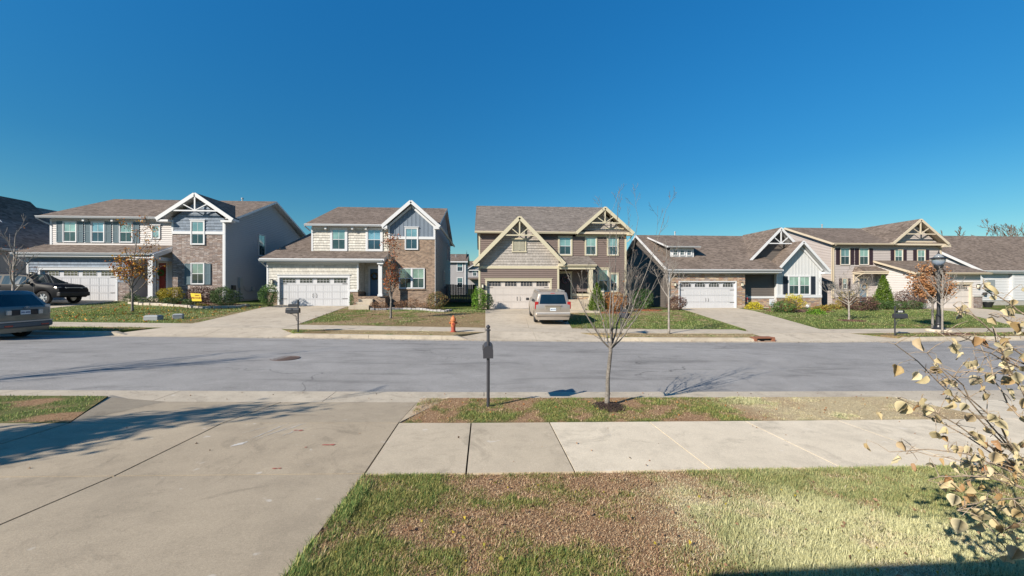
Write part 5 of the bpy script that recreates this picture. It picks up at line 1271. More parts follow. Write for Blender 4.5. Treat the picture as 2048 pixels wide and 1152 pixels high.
# shrubs along the houses: name, x, y, rx, rz, material, count, size, shape, label
for i, (nm, x, y, rx, rz, mt, n, s_, shp, lb) in enumerate([
 ('shrub', -23.4, 28.3, .42, .62, L_dk, 700, .07, 'ball', 'dark green shrub by the stone pier of the garage'),
 ('shrub', -21.8, 27.9, .62, .50, L_dk, 900, .07, 'ball', 'low dark green shrub before the white porch column'),
 ('golden_shrub', -20.9, 28.3, .72, 1.15, L_goldg, 2600, .07, 'ball', 'round golden green shrub by the red front door'),
 ('shrub', -20.4, 27.6, .52, .46, L_dk, 900, .07, 'ball', 'low dark green shrub in front of the golden one'),
 ('barberry_shrub', -19.4, 29.0, .9, 1.15, L_plum, 2300, .08, 'ball', 'plum coloured shrub behind the yellow yard sign'),
 ('shrub', -19.05, 27.5, .50, .45, L_dk, 800, .07, 'ball', 'low dark green shrub left of the yellow yard sign'),
 ('shrub', -17.1, 27.6, .82, 1.35, L_dk, 3000, .08, 'ball', 'big round dark green shrub at the stone bay corner'),
 ('dry_shrub', -18.1, 27.0, .42, .35, L_olive, 500, .06, 'low', 'low yellowing plant beside the yellow yard sign'),
 ('holly_shrub', -14.6, 28.3, .58, 1.55, L_md, 2600, .075, 'ball', 'upright green shrub at the left corner of the cream garage'),
 ('dwarf_cypress', -9.25, 28.7, .16, 1.05, L_md, 700, .05, 'ball', 'thin columnar evergreen beside the concrete steps'),
 ('dry_shrub', -7.2, 28.0, .62, .55, L_brn, 900, .07, 'ball', 'brown dry shrub right of the concrete steps'),
 ('dry_shrub', -6.0, 29.3, .45, .55, L_brn, 500, .07, 'ball', 'small brown dry shrub against the brick bay'),
 ('dry_shrub', -5.2, 29.3, .6, .75, L_brn, 600, .07, 'ball', 'wispy brown shrub under the paired brick bay windows'),
 ('dry_shrub', -4.3, 29.1, .5, .45, L_brn, 500, .07, 'ball', 'low brown shrub near the right end of the brick bay'),
 ('mixed_shrub', -3.35, 28.6, .72, 1.30, L_mix, 1900, .08, 'ball', 'green and rust shrub at the corner of the brick bay'),
 ('holly_shrub', -.35, 28.75, .55, 1.65, L_lime, 1500, .09, 'ball', 'bright green shrub at the left corner of the brown garage'),
 ('holly_shrub', .25, 29.3, .45, 1.25, L_md, 900, .09, 'ball', 'dark leaved shrub leaning on the brown garage pier'),
 ('conifer', 8.2, 28.6, .75, 2.1, L_con, 5500, .09, 'cone', 'pointed bright conifer beside the cream porch column'),
 ('rust_shrub', 9.55, 28.6, .85, 1.45, L_org, 2400, .09, 'ball', 'burnt orange shrub under the triple window'),
 ('dry_shrub', 8.75, 27.8, .4, .4, L_brn, 400, .07, 'low', 'low brown plant before the conifer'),
 ('shrub', 12.4, 30.6, .85, 1.7, L_md, 2300, .09, 'ball', 'leafy green shrub between the brown and ranch houses'),
 ('plum_shrub', 15.2, 30.6, .72, 1.15, L_plum, 2000, .08, 'ball', 'round plum shrub at the left corner of the ranch garage'),
 ('golden_shrub', 22.3, 31.6, .62, .95, L_gold, 1900, .08, 'low', 'bright yellow shrub right of the ranch garage door'),
 ('shrub', 22.7, 28.6, .95, 1.05, L_mix, 1500, .09, 'ball', 'large green and rust shrub at the ranch driveway edge'),
 ('shrub', 22.2, 28.3, .8, .85, L_md, 1200, .09, 'ball', 'green shrub touching the ranch driveway edge'),
 ('golden_shrub', 25.8, 31.6, .72, 1.25, L_gold, 1500, .09, 'ball', 'yellow shrub under the left shutter of the ranch bay'),
 ('grass_clump', 26.3, 29.6, .6, .62, L_olive, 800, .10, 'low', 'yellow green clump in the mulch beside the white ball light'),
 ('grass_clump', 23.9, 27.3, .55, .55, L_lime, 700, .10, 'low', 'pale green clump nearest the ranch driveway'),
 ('grass_clump', 28.6, 31.0, .65, .75, L_olive, 900, .09, 'low', 'yellowing clump at the right end of the ranch bay'),
 ('barberry_shrub', 29.6, 29.6, 1.15, 1.15, L_plum, 2600, .09, 'ball', 'wide dark plum shrub left of the small bare tree'),
 ('golden_shrub', 31.4, 32.6, .8, 1.5, L_olive, 1500, .09, 'ball', 'yellow green shrub under the small plum shuttered window'),
 ('rust_shrub', 34.0, 32.2, .7, .95, L_org, 900, .08, 'ball', 'rusty red shrub before the grey blue door'),
 ('hedge_shrub', 31.6, 30.2, .95, .85, L_dk, 1700, .07, 'ball', 'clipped dark shrub left of the pointed conifer'),
 ('hedge_shrub', 33.3, 30.2, .85, .75, L_dk, 1500, .07, 'ball', 'clipped dark shrub right under the pointed conifer'),
 ('hedge_shrub', 34.9, 30.2, .75, .75, L_dk, 1300, .07, 'ball', 'clipped dark shrub before the red leaved shrub'),
 ('conifer', 33.1, 31.0, .85, 2.8, L_con, 9000, .10, 'cone', 'tall pointed bright green conifer before the greige house'),
 ('barberry_shrub', 35.6, 31.0, 1.2, 1.6, L_plum, 2600, .09, 'ball', 'big loose plum red shrub by the stone pier'),
]):
    bush(nm, x, y, lb, rx, rz, mt, n=n, size=s_, seed=100+i, shape=shp, group=None)
mulch(24.6, 29.7, 2.6, '', col=M_mulch_r, n=1500, s=.05, seed=7, ry=1.7); mulch(22.5, 31.7, .8, '', col=M_mulch, n=300, s=.05, seed=8, ry=.6)
mulch(12.4, 30.0, 1.3, '', col=M_straw_p, n=900, s=.06, seed=9, ry=.7); mulch(8.9, 28.2, 1.4, '', col=M_straw_p, n=900, s=.06, seed=10, ry=.7)
mulch(-19.6, 28.3, 3.6, '', col=M_mulch_r, n=1500, s=.05, seed=11, ry=1.2); mulch(-5.3, 28.9, 2.5, '', col=M_mulch_r, n=1200, s=.05, seed=12, ry=.8)
mulch(33.5, 31.2, 3.6, '', col=M_mulch_r, n=1200, s=.05, seed=13, ry=1.2)
# stone edging of the flower beds: each is one laid border
M_edge = concrete('edging_stone', (.50,.44,.36), (.34,.30,.26))
def edging(pts, label, w=.28, hgt=.14, seed=1, step=.34, mat=None):
    rg = random.Random(seed); mb = MB(); L = 0
    P = [Vector((*p, 0)) for p in pts]
    for a, b in zip(P, P[1:]):
        n = max(1, int((b-a).length/step)); d = (b-a).normalized(); s_ = Vector((-d.y, d.x, 0))
        for i in range(n):
            c = a.lerp(b, (i+.5)/n); l = (b-a).length/n*.47; z = HG(c.x, c.y); hh = hgt*rg.uniform(.8,1.2); ww = w*.5*rg.uniform(.85,1.1); tw = rg.uniform(-.03,.03)
            v = []
            for zz in (-.05, hh):
                for p_, q_ in ((-1,-1),(1,-1),(1,1),(-1,1)): v.append(c + d*l*p_ + s_*(ww*q_ + tw) + Vector((0,0,z+zz)))
            mb.raw(v, [(0,3,2,1),(4,5,6,7),(0,1,5,4),(1,2,6,5),(2,3,7,6),(3,0,4,7)])
    return tag(mb.build('stone_edging', mat or M_edge, bevel=.02), label, 'edging')
edging([(-22.9,27.6),(-21.5,27.0),(-20.2,26.8),(-19.0,26.6),(-18.0,26.2),(-16.9,26.2),(-16.0,27.0),(-15.9,28.2)], 'curved pale stone edging around the bed of the stone bay house')
edging([(-7.6,27.4),(-6.6,27.7),(-5.6,28.2),(-4.4,28.1),(-3.4,27.4),(-2.6,27.1),(-2.3,27.9)], 'row of grey edging stones along the brick bay bed', seed=2, w=.22, hgt=.12, step=.26, mat=concrete('edging_grey', (.40,.39,.39), (.24,.23,.24)))

# far tree line beyond the white house and other bare crowns on the skyline
for i, (x, y, hh, sd_) in enumerate([(83,66,10.0,1),(87.5,67,10.0,2),(96,70,10.8,3),(99,70,11.8,4),(103,71,12.2,5),(92,69,9.8,6),(107,73,12.6,7)]):
    tree('bare_tree', x, y, ['round bare crown just right of the trussed gable on the skyline','bare crown with a flat top above the white house roof ridge','low bare crown on the skyline above the white roof slope','tallest bare crown above the white roof slope','bare crown trailing off behind the tallest skyline crown','faint small bare crown low on the skyline','bare crown at the end of the skyline row'][i],
         h=hh, r=.2, crotch=3.0, limbs=16, spread=1.0, seed=200+sd_, depth=3, barkm=B_brown, minr=.03, limb_l=hh*.42, kids=(4,6))

# the wood that closes the horizon on every side
def treeline():
    rg = random.Random(9); nr = np.random.default_rng(9); mb = MB(); P = []
    for i in range(260):
        a = rg.uniform(-1.75, 1.75); d = rg.uniform(150, 230); x, y = d*math.sin(a), d*math.cos(a)
        if abs(y-12) < 14: continue
        z = base_h(max(-120, min(120, x)), y) - 1; hh = rg.uniform(5.5, 9)
        mb.tube([(x,y,z),(x+rg.gauss(0,.4),y,z+hh*.6),(x+rg.gauss(0,.6),y,z+hh)], [.3,.2,.05], 4, cap=False)
        u = nr.normal(size=(70,3)); u /= np.linalg.norm(u,axis=1)[:,None]; P.append(u*nr.random((70,1))**.4*np.array([hh*.42,hh*.42,hh*.36]) + np.array([x,y,z+hh*.66]))
    o = mb.build('treeline', B_brown); o['kind'] = 'stuff'; o = leaf_cloud('treeline', np.concatenate(P), 1.5, leafmat('bare_wood_twigs', [(.10,.08,.065),(.16,.13,.11),(.07,.065,.05),(.05,.07,.03)], .9, .1), None, aspect=.35); o['kind'] = 'stuff'
treeline()
# right-hand sapling with dry leaves, close to the camera
def sapling():
    rg = random.Random(5); nr = np.random.default_rng(5); x0, y0 = 3.30, 2.07; z0 = HG(x0, y0)
    t = empty('redbud_sapling', (x0, y0, z0-.02), 0, 'sapling holding curled tan leaves beside the near pavement', 'tree'); D = 1.9
    def W(px_, py_, Z):                                # measured point -> metres from the foot
        Z *= 1.2; lat = (px_-1024)/800*Z; a = R(4); X = lat*math.cos(a)+Z*math.sin(a); Y = Z*math.cos(a)-lat*math.sin(a); return Vector((X-x0, Y-y0, 2.2-(py_-576)/800*Z-z0+.02))
    mb = MB(); S = W(2120, 1010, 1.93)
    mb.tube([Vector((0,0,0)), Vector((-.02,.01,.3)), Vector((S.x*.6, S.y*.6, S.z*.6)), S, W(2112,900,1.93), W(2104,760,1.95), W(2095,640,1.97), W(2085,560,2.0)], [.024,.021,.018,.016,.014,.011,.008,.004], 8)
    mb.build('trunk', B_grey, t, smooth=True)
    br = MB(); leaves = []
    ends = [(S,(1980,840,1.9),(1790,690,1.75)),(S,(1960,830,1.85),(1855,705,1.8)),(S,(1960,860,1.95),(1796,795,1.85)),(S,(1940,905,2.05),(1805,905,2.1)),(S,(1975,930,1.8),(1850,960,1.75)),
            (W(2112,900,1.93),(1985,800,2.05),(1965,690,2.1)),(W(2104,760,1.95),(1960,680,1.85),(1870,658,1.8)),(W(2104,760,1.95),(1950,735,2.1),(1850,745,2.2)),(W(2104,760,1.95),(1985,650,1.9),(1905,612,1.85)),
            (W(2097,660,1.97),(1995,590,2.0),(1958,575,2.0)),(S,(2000,980,1.7),(1915,1020,1.6)),(S,(2020,900,2.1),(1950,940,2.2)),(W(2112,900,1.93),(2010,760,1.7),(1990,655,1.6)),(S,(2030,1040,1.8),(1990,1080,1.7)),(W(2104,760,1.95),(2010,720,1.8),(1950,700,1.7)),(W(2097,660,1.97),(2010,640,1.9),(1975,628,1.9)),(S,(1950,870,1.85),(1782,905,1.85)),(S,(1930,850,2.0),(1812,820,2.0)),(S,(1960,800,1.8),(1885,735,1.75))]
    for A_, m, e in ends:
        A_ = Vector(A_); M_ = W(*m); E_ = W(*e); pts = []; n = 9
        for i in range(n+1):
            u = i/n; q = A_*(1-u)**2 + M_*2*u*(1-u) + E_*u*u; pts.append(q + Vector((rg.gauss(0,.006), rg.gauss(0,.006), rg.gauss(0,.006)))*(i > 0))
        br.tube(pts, [.0048*(1-.8*i/n)+.0011 for i in range(n+1)], 5, cap=False)
        for i in range(3, n+1):
            for s_ in range(rg.choice([1,1,2,3])):
                d = Vector((rg.gauss(0,1), rg.gauss(0,1), rg.gauss(.3,.8))).normalized(); l = rg.uniform(.04,.13); q = pts[i] + d*l
                br.tube([pts[i], pts[i]+d*l*.5+Vector((0,0,.008)), q], [.0022,.0017,.0012], 4, cap=False)
                lowf = max(0, min(1, (pts[i].z - .75)/.9))
                if rg.random() < .98-.42*lowf: leaves.append(q)
    br.build('branch', bark('twig_brown', (.20,.155,.115), (.42,.34,.26)), t, smooth=True)
    for k in range(40): leaves.append(W(rg.uniform(1925,2080), rg.uniform(860,1060), rg.uniform(1.6,2.1)))
    L = leafmat('leaves_curled_tan', [(.40,.28,.12),(.60,.51,.31),(.46,.33,.16),(.32,.16,.07),(.64,.57,.38),(.55,.46,.26),(.62,.54,.34),(.58,.50,.30)], .6, .35)
    lb = MB()
    for q in leaves:                                   # heart-shaped blade, folded on its midrib and curled, on a hanging stalk
        s_ = rg.uniform(.018,.037); az = rg.uniform(0,6.28); down = Vector((math.cos(az)*.5, math.sin(az)*.5, -rg.uniform(.5,1.2))).normalized(); sd = down.cross(Vector((rg.gauss(0,.5),rg.gauss(0,.5),1))).normalized(); nn = down.cross(sd)
        st_ = q + Vector((rg.gauss(0,.008), rg.gauss(0,.008), -.02)); lb.tube([q, (q+st_)/2+Vector((0,0,.003)), st_], .0009, 3, cap=False)
        fold = rg.uniform(.25,.9); curl = rg.uniform(-.5,.7)
        prof = [(0,.0),(.10,.62),(.45,.98),(.95,.92),(1.45,.55),(2.0,.0)]; mid = [st_ + down*s_*(max(.12,v)) + nn*s_*curl*(v-.9)**2*.5 for v, w in prof]
        k0 = len(lb.v)
        for sg in (-1, 1):
            for (v, w), m in zip(prof, mid):
                lb.v.append(tuple(m)); lb.v.append(tuple(st_ + down*s_*v + sd*sg*w*s_*math.cos(fold) + nn*s_*(w*math.sin(fold) + curl*(v-.9)**2*.5 + rg.gauss(0,.13))))
            b = k0 + (0 if sg < 0 else 12)
            for i in range(5): lb.f.append((b+2*i, b+2*i+1, b+2*i+3, b+2*i+2)); lb.m.append(0)
    # weld the two halves so each leaf is one island
    o = lb.build('crown', L, t, smooth=True)
    import bmesh
    bm = bmesh.new(); bm.from_mesh(o.data); bmesh.ops.remove_doubles(bm, verts=bm.verts, dist=.0002); bm.to_mesh(o.data); bm.free()
sapling()

# fallen leaves
def litter(n, x0, x1, y0, y1, size, mat, ok=None, dz=.02, name='fallen_leaves'):
    x, y = rnd(n, x0, x1, y0, y1)
    if ok is not None:
        k = ok(x, y); x, y = x[k], y[k]
    P = np.stack([x, y, np.array([HG(a, b)+dz for a, b in zip(x, y)])], 1)
    o = leaf_cloud(name, P, size, mat, None, aspect=.8, fold=.9); o['kind'] = 'stuff'
litter(150, -1.1, 5, 2.1, 4.2, .035, L_brn, dz=.02); litter(60, -1.1, 3, 2.1, 4.2, .03, L_goldg, dz=.02); litter(90, -1.1, 8, 6, 7.4, .035, L_org, dz=.02)
litter(500, -23, -14.5, 20.2, 27.5, .09, L_yel, dz=.03); litter(550, -9.5, -.5, 20.2, 27.5, .06, L_brn, dz=.04); litter(60, -8.5, 12, 16.6, 16.83, .05, L_brn, dz=-.16); litter(40, -6, 12, 7.7, 8.3, .03, L_brn, dz=-.14); litter(25, -6, 8, 4.3, 5.9, .03, L_brn, dz=.014)
M_grit = paint('grit', (.16,.14,.12), .95, .5)
litter(1600, -8, 13, 7.65, 8.75, .012, M_grit, ok=lambda x, y: rng.random(len(x)) < np.exp(-((y-8.2)/.35)**2), dz=-.146, name='grit')
litter(900, -9, 20, 16.0, 16.8, .03, M_grit, dz=-.155, name='grit')
# ------------------------------------------------------------ street furniture
def text_mesh(s, size, depth=.004):
    cu = bpy.data.curves.new('lettering', 'FONT'); cu.body = s; cu.size = size; cu.extrude = depth; cu.align_x = 'CENTER'; cu.align_y = 'CENTER'; cu.resolution_u = 2
    tmp = bpy.data.objects.new('t', cu); C.objects.link(tmp); dg = bpy.context.evaluated_depsgraph_get(); dg.update()
    me = bpy.data.meshes.new_from_object(tmp.evaluated_get(dg)); bpy.data.objects.remove(tmp); return me
def lettering(s, size, mat, parent, loc, rot, name='lettering'):
    me = text_mesh(s, size); me.materials.clear(); me.materials.append(mat); o = bpy.data.objects.new(name, me); C.objects.link(o); o.parent = parent; o.location = loc; o.rotation_euler = rot; return o
M_wlet = paint('lettering_white', (.75,.77,.78), .5, .03); M_plaque = paint('plaque_black', (.012,.014,.018), .4, .1); M_postbox = paint('mailbox_black', (.03,.032,.038), .35, .12, .5)
def mailbox(x, y, rz, label, num=None, open_=False, h=1.42, mat=None):
    """Post at the origin, box reaching along local +X."""
    mat = mat or M_postbox
    t = empty('mailbox', (x, y, HG(x, y)-.02), rz, label, 'mailbox', 'mailboxes along the street')
    mb = MB(); mb.lathe([(.028,0),(.028,h-.10),(.044,h-.10),(.044,h-.085),(.022,h-.075),(.022,h-.065),(.036,h-.045),(.034,h-.025),(.016,h-.008),(.008,h)], 0, 0, 14); mb.build('post', mat, t, smooth=False)
    b = MB(); L0, L1, w, z0 = -.06, .46, .085, h-.565; n = 10; prof = [(-w, z0), (w, z0)] + [(w*math.cos(math.pi*i/n), z0+.13+w*math.sin(math.pi*i/n)) for i in range(n+1)]
    m = len(prof)
    for X in (L0, L1): b.v += [(X, a, c) for a, c in prof]
    for i in range(m): j = (i+1) % m; b.f.append((i, j, j+m, i+m)); b.m.append(0)
    b.f.append(tuple(range(m))[::-1]); b.m.append(0)
    if not open_: b.f.append(tuple(range(m, 2*m))); b.m.append(0)
    bo = b.build('box', mat, t)
    if open_:
        d = MB(); d.v += [(L1+.0, a, z0+.004) for a in (-w, w)]; d.box(L1, L1+.2, -w, w, z0-.012, z0, 0); d.build('door', mat, bo)
        ii = MB(); ii.box(L0+.02, L0+.03, -w+.01, w-.01, z0+.01, z0+.18); ii.build('back_panel', M_plaque, bo)
    else:
        d = MB(); d.v += []; k = len(d.v)
        for X in (L1+.001, L1+.014): d.v += [(X, a*1.05, z0+(c-z0)*1.03-.004) for a, c in prof]
        for i in range(m): j = (i+1) % m; d.f.append((i, j, j+m, i+m)); d.m.append(0)
        d.f.append(tuple(range(m))[::-1]); d.f.append(tuple(range(m, 2*m))); d.m += [0, 0]; d.build('door', mat, bo)
    f = MB(); f.box(.20, .42, w+.003, w+.012, z0+.10, z0+.13); f.box(.20,.25,w+.003,w+.012,z0+.13,z0+.19); f.build('flag', mat, bo)
    s = MB(); s.box(.03, .44, -.012, .012, z0-.03, z0-.004)
    s.tube([(.03,0,z0-.34),(.07,0,z0-.30),(.09,0,z0-.22),(.06,0,z0-.17),(.10,0,z0-.10),(.19,0,z0-.10),(.22,0,z0-.05),(.33,0,z0-.035)], .011, 6)
    s.tube([(.03,0,z0-.24),(.06,0,z0-.24),(.075,0,z0-.28)], .009, 5); s.tube([(.08,0,z0-.16),(.12,0,z0-.17),(.13,0,z0-.13)], .009, 5); s.build('bracket', mat, t)
    p = MB(); p.box(.035, .40, -.010, .010, z0+.25, z0+.36); p.tube([(.02,0,z0+.42),(.06,0,z0+.385),(.14,0,z0+.375),(.38,0,z0+.372)], .009, 5); p.tube([(.02,0,z0+.235),(.40,0,z0+.235)], .007, 5)
    pl = p.build('number_plaque', M_plaque if num else mat, t)
    if num: lettering(num, .10, M_wlet, pl, (.215, -.0145, z0+.305), (R(90), 0, 0))
    return t
mailbox(.07, 6.81, R(90), 'grey mailbox post on the near verge with its box over the kerb', h=1.42, mat=M_grey)
mailbox(-7.75, 17.3, R(180), 'black scrolled mailbox between the cream driveway and its verge', h=1.38)
mailbox(6.25, 17.9, R(-62), 'grey mailbox with its door hanging open behind the young verge tree', open_=True, h=1.36, mat=M_grey)
mailbox(19.1, 17.35, R(-12), 'black mailbox numbered 3032 on the greige house verge', num='3032', h=1.4)
# hydrant
def hydrant(x, y):
    t = empty('fire_hydrant', (x, y, HG(x, y)-.01), R(8), 'faded orange fire hydrant beside the far pavement', 'fire hydrant')
    mo = paint('hydrant_orange', (.44,.14,.05), .6, .25); mr = paint('hydrant_red', (.30,.06,.035), .65, .3)
    mb = MB(); mb.lathe([(.13,0),(.13,.05),(.095,.06),(.095,.26)], 0, 0, 16); mb.build('base', mr, t)
    mb = MB(); mb.lathe([(.10,.26),(.105,.27),(.105,.50),(.135,.505),(.135,.535),(.12,.54),(.115,.60),(.085,.665),(.045,.695),(.03,.70),(.03,.74),(.012,.755)], 0, 0, 16); mb.build('barrel', mo, t)
    for a, rr, l in ((0,.05,.17),(math.pi,.05,.17),(-math.pi/2,.068,.17)):
        c = MB(); d = Vector((math.cos(a), math.sin(a), 0)); z = .42 if rr < .06 else .37
        c.tube([d*.08+Vector((0,0,z)), d*.135+Vector((0,0,z))], rr*.8, 12); c.tube([d*.135+Vector((0,0,z)), d*l+Vector((0,0,z))], rr, 10); c.tube([d*l+Vector((0,0,z)), d*(l+.02)+Vector((0,0,z))], .018, 5); c.build('cap', mr if rr > .06 else mo, t)
hydrant(-1.38, 18.15)
# utility boxes
def utility_box(x, y, w, d, hh, rz, label):
    t = empty('utility_box', (x, y, HG(x, y)-.02), rz, label, 'utility box', 'grey utility boxes on the lawn'); g = paint('utility_grey', (.24,.26,.27), .6, .15)
    mb = MB(); mb.box(-w/2, w/2, -d/2, d/2, 0, hh*.72); mb.build('base', g, t, bevel=.02)
    mb = MB(); v = [(-w/2-.02,-d/2-.02,hh*.72),(w/2+.02,-d/2-.02,hh*.72),(w/2+.02,d/2+.02,hh*.72),(-w/2-.02,d/2+.02,hh*.72),(-w/2+.05,-d/2+.05,hh),(w/2-.05,-d/2+.05,hh),(w/2-.05,d/2-.05,hh),(-w/2+.05,d/2-.05,hh)]
    mb.raw(v, [(0,3,2,1),(4,5,6,7),(0,1,5,4),(1,2,6,5),(2,3,7,6),(3,0,4,7)]); mb.build('lid', g, t, bevel=.015)
utility_box(-16.25, 20.9, .62, .42, .27, R(4), 'wider grey utility box on the grass by the far pavement'); utility_box(-15.6, 21.6, .42, .36, .27, R(25), 'smaller square grey utility box nearer the cream driveway')
# yard sign
t = empty('yard_sign', (-18.55, 27.2, HG(-18.55,27.2)-.05), R(-4), 'tilted yellow yard sign reading PROUD in the flower bed', 'sign')
M_y = paint('sign_yellow', (.62,.46,.03), .5, .05); M_sr = paint('sign_red', (.28,.04,.02), .5, .05)
mb = MB(); mb.slab([(-.36,0,.88),(.30,0,.84),(.36,0,.36),(-.26,0,.36)], .001); mb.v = []; mb.f = []; mb.m = []
fr = [(-.36,.88),(.30,.84),(.36,.36),(-.26,.36)]; mb.raw([(a,-.012,b) for a,b in fr]+[(a,.012,b) for a,b in fr], [(0,1,2,3),(7,6,5,4),(0,4,5,1),(1,5,6,2),(2,6,7,3),(3,7,4,0)]); sg = mb.build('panel', M_y, t)
lettering('PROUD', .19, M_sr, sg, (.02,-.019,.56), (R(90),0,0)); lettering('TEAM', .12, M_sr, sg, (.06,-.019,.73), (R(90),0,0))
mb = MB(); mb.tube([(-.12,.02,0),(-.12,.02,.6)], .006, 5); mb.tube([(.2,.02,0),(.2,.02,.6)], .006, 5); mb.build('stake', M_metal, t)
# street lamp
x, y = 23.15, 18.85
t = empty('street_lamp', (x, y, HG(x,y)-.02), 0, 'black street lamp with a glass acorn lantern on a round concrete pad', 'street lamp')
mb = MB(); mb.lathe([(.48,0),(.50,.02),(.50,.10),(.46,.12)], 0, 0, 24); mb.build('pad', M_concrete_p, t)
mb = MB(); mb.lathe([(.26,.12),(.26,.16),(.22,.19),(.15,.24),(.12,.34),(.14,.40),(.12,.44),(.105,.75),(.12,.78),(.12,.83),(.085,.88),(.072,1.3),(.06,3.05),(.075,3.08),(.06,3.12)], 0, 0, 16); mb.build('pole', M_black, t)
mb = MB(); mb.lathe([(.06,3.12),(.10,3.18),(.17,3.3),(.19,3.36),(.19,3.39),(.12,3.40)], 0, 0, 16)
hd = mb.build('lantern', M_black, t)
mb = MB(); mb.lathe([(.17,3.39),(.235,3.52),(.265,3.68),(.255,3.72)], 0, 0, 20); gl_ = N('lantern_glass'); gl_.b.inputs['Transmission Weight'].default_value = .6; mg = gl_.fin((.42,.46,.50), .15, .6); mb.build('lamp_glass', mg, hd, smooth=True)
mb = MB(); mb.lathe([(.33,3.70),(.345,3.72),(.345,3.75),(.27,3.78)], 0, 0, 20); mb.build('rim_ring', M_black, hd)
mb = MB(); mb.lathe([(.22,3.78),(.17,3.86),(.09,3.93),(.05,3.97)], 0, 0, 16); mb.build('lamp_dome', mg, hd, smooth=True)
mb = MB(); mb.lathe([(.06,3.97),(.055,4.0),(.025,4.03),(.03,4.07),(.006,4.15)], 0, 0, 10); mb.build('finial', M_black, hd)
# manhole
mb = MB(); cx, cy = -5.62, 11.75; z = road_h(cx, cy)
mb.lathe([(.385,z-.03),(.385,z+.006),(.345,z+.007),(.34,z-.002),(.33,z-.002)], cx, cy, 28)
t = empty('manhole_cover', (cx, cy, z), 0, 'round rusty manhole cover set in the asphalt', 'manhole cover'); o_ = mb.build('ring', paint('rusty_iron', (.09,.06,.05), .7, .35), t, (cx,cy,z))
mb = MB(); mb.lathe([(.328,z-.03),(.328,z+.001)], cx, cy, 24)
for i in range(-6, 7):
    for j in range(-6, 7):
        a, b = i*.05, j*.05
        if a*a+b*b < .1 and (i+j) % 2 == 0: mb.box(cx+a-.017, cx+a+.017, cy+b-.017, cy+b+.017, z+.0, z+.008)
mb.build('lid', MC['rusty_iron'], t, (cx,cy,z))
# storm drain in the far kerb
cx = 12.35; z = st(cx); t = empty('storm_drain', (cx, 16.9, z), 0, 'rusty storm drain opening in the far kerb by the ranch driveway', 'storm drain'); mr = paint('drain_rust', (.20,.085,.05), .8, .3)
mb = MB(); mb.box(-.48,.48,-.08,.34,.125,.175); mb.box(-.48,-.36,-.1,.3,-.05,.125); mb.box(.36,.48,-.1,.3,-.05,.125); mb.box(-.48,.48,-.13,-.07,-.03,.01); mb.build('hood', mr, t)
mb = MB(); mb.box(-.36,.36,.05,.08,-.05,.125); mb.build('opening', M_plaque, t)
# fence between the cream and brown houses
def fence_run(x0, y0, x1, y1, n, t, mats):
    for k in range(1):
        mb = MB(); d = Vector((x1-x0, y1-y0, 0)); L = d.length; d.normalize(); s_ = Vector((-d.y, d.x, 0)); m = int(L/.15); rg = random.Random(3)
        for i in range(m):
            c = Vector((x0,y0,0)) + d*(i+.5)*L/m; z = HG(c.x, c.y); hh = 1.75+rg.uniform(-.02,.02); a = c - d*.065; b = c + d*.065
            v = []
            for p in (a, b):
                for q_ in (-.01, .01):
                    v.append(p + s_*q_ + Vector((0,0,z-.05))); v.append(p + s_*q_ + Vector((0,0,z+hh)))
            mb.raw(v, [(0,1,3,2),(4,6,7,5),(0,4,5,1),(2,3,7,6),(1,5,7,3),(0,2,6,4)])
        mb.build('fence_panel', mats, t)
    for i in range(int(L/2.4)+1):
        c = Vector((x0,y0,0)) + d*min(L, i*2.4) + s_*.07; z = HG(c.x, c.y); p = MB(); p.box(c.x-.05, c.x+.05, c.y-.05, c.y+.05, z-.05, z+1.78); p.build('post', mats, t)
wf = N('fence_wood'); of = wf.obj(); mpf = wf.n('Mapping', Vector=of, Scale=(6,6,.6)).outputs[0]
M_fence = wf.fin(wf.mix(wf.ramp(wf.noise(mpf, 5, 4, .7), [(.3,(.075,.06,.055)),(.7,(.24,.20,.185))]), (.16,.13,.12), .35), .9, .2)
t = empty('wooden_fence', (0,0,0), 0, 'weathered wooden board fence closing the gap between two houses', 'fence')
fence_run(-3.66, 39.4, -1.0, 39.4, 1, t, M_fence); fence_run(-1.0, 39.4, -.9, 50, 1, t, M_fence)
# porch things of the ranch house
t = empty('porch_chest', (22.75, 33.35, .5), 0, 'small dark box with a red bow board on the ranch porch', 'decoration')
mb = MB(); mb.box(-.3,.25,-.2,.2,0,.42); mb.build('box', M_black, t); mb = MB(); mb.raw([(-.28,-.02,.42),(.2,-.02,.42),(.22,.06,1.1),(-.26,.06,1.1),(-.28,0,.42),(.2,0,.42),(.22,.08,1.1),(-.26,.08,1.1)], [(0,1,2,3),(7,6,5,4),(0,4,5,1),(1,5,6,2),(2,6,7,3),(3,7,4,0)]); mb.build('board', M_cream, t)
mb = MB()
for sgn in (-1, 1): mb.tube([(-.03,-.05,.72),(-.03+sgn*.12,-.07,.86),(-.03+sgn*.16,-.07,.74),(-.03,-.05,.70),(-.03+sgn*.10,-.07,.5)], .035, 6)
mb.build('bow', paint('bow_red', (.42,.02,.025), .6, .1), t)
t = empty('garden_sign', (24.05, 31.9, HG(24.05,31.9)-.02), 0, 'small white garden sign before the ranch porch wall', 'sign')
mb = MB(); mb.box(-.22,.22,-.02,.02,.25,.85); mb.build('panel', M_white, t); mb = MB(); mb.box(-.17,.17,-.03,-.021,.30,.58); mb.build('picture', paint('sign_blue_grey', (.35,.42,.46), .5, .3), t); mb = MB(); mb.box(-.2,-.16,-.015,.015,0,.25); mb.box(.16,.2,-.015,.015,0,.25); mb.build('leg', M_drd, t)
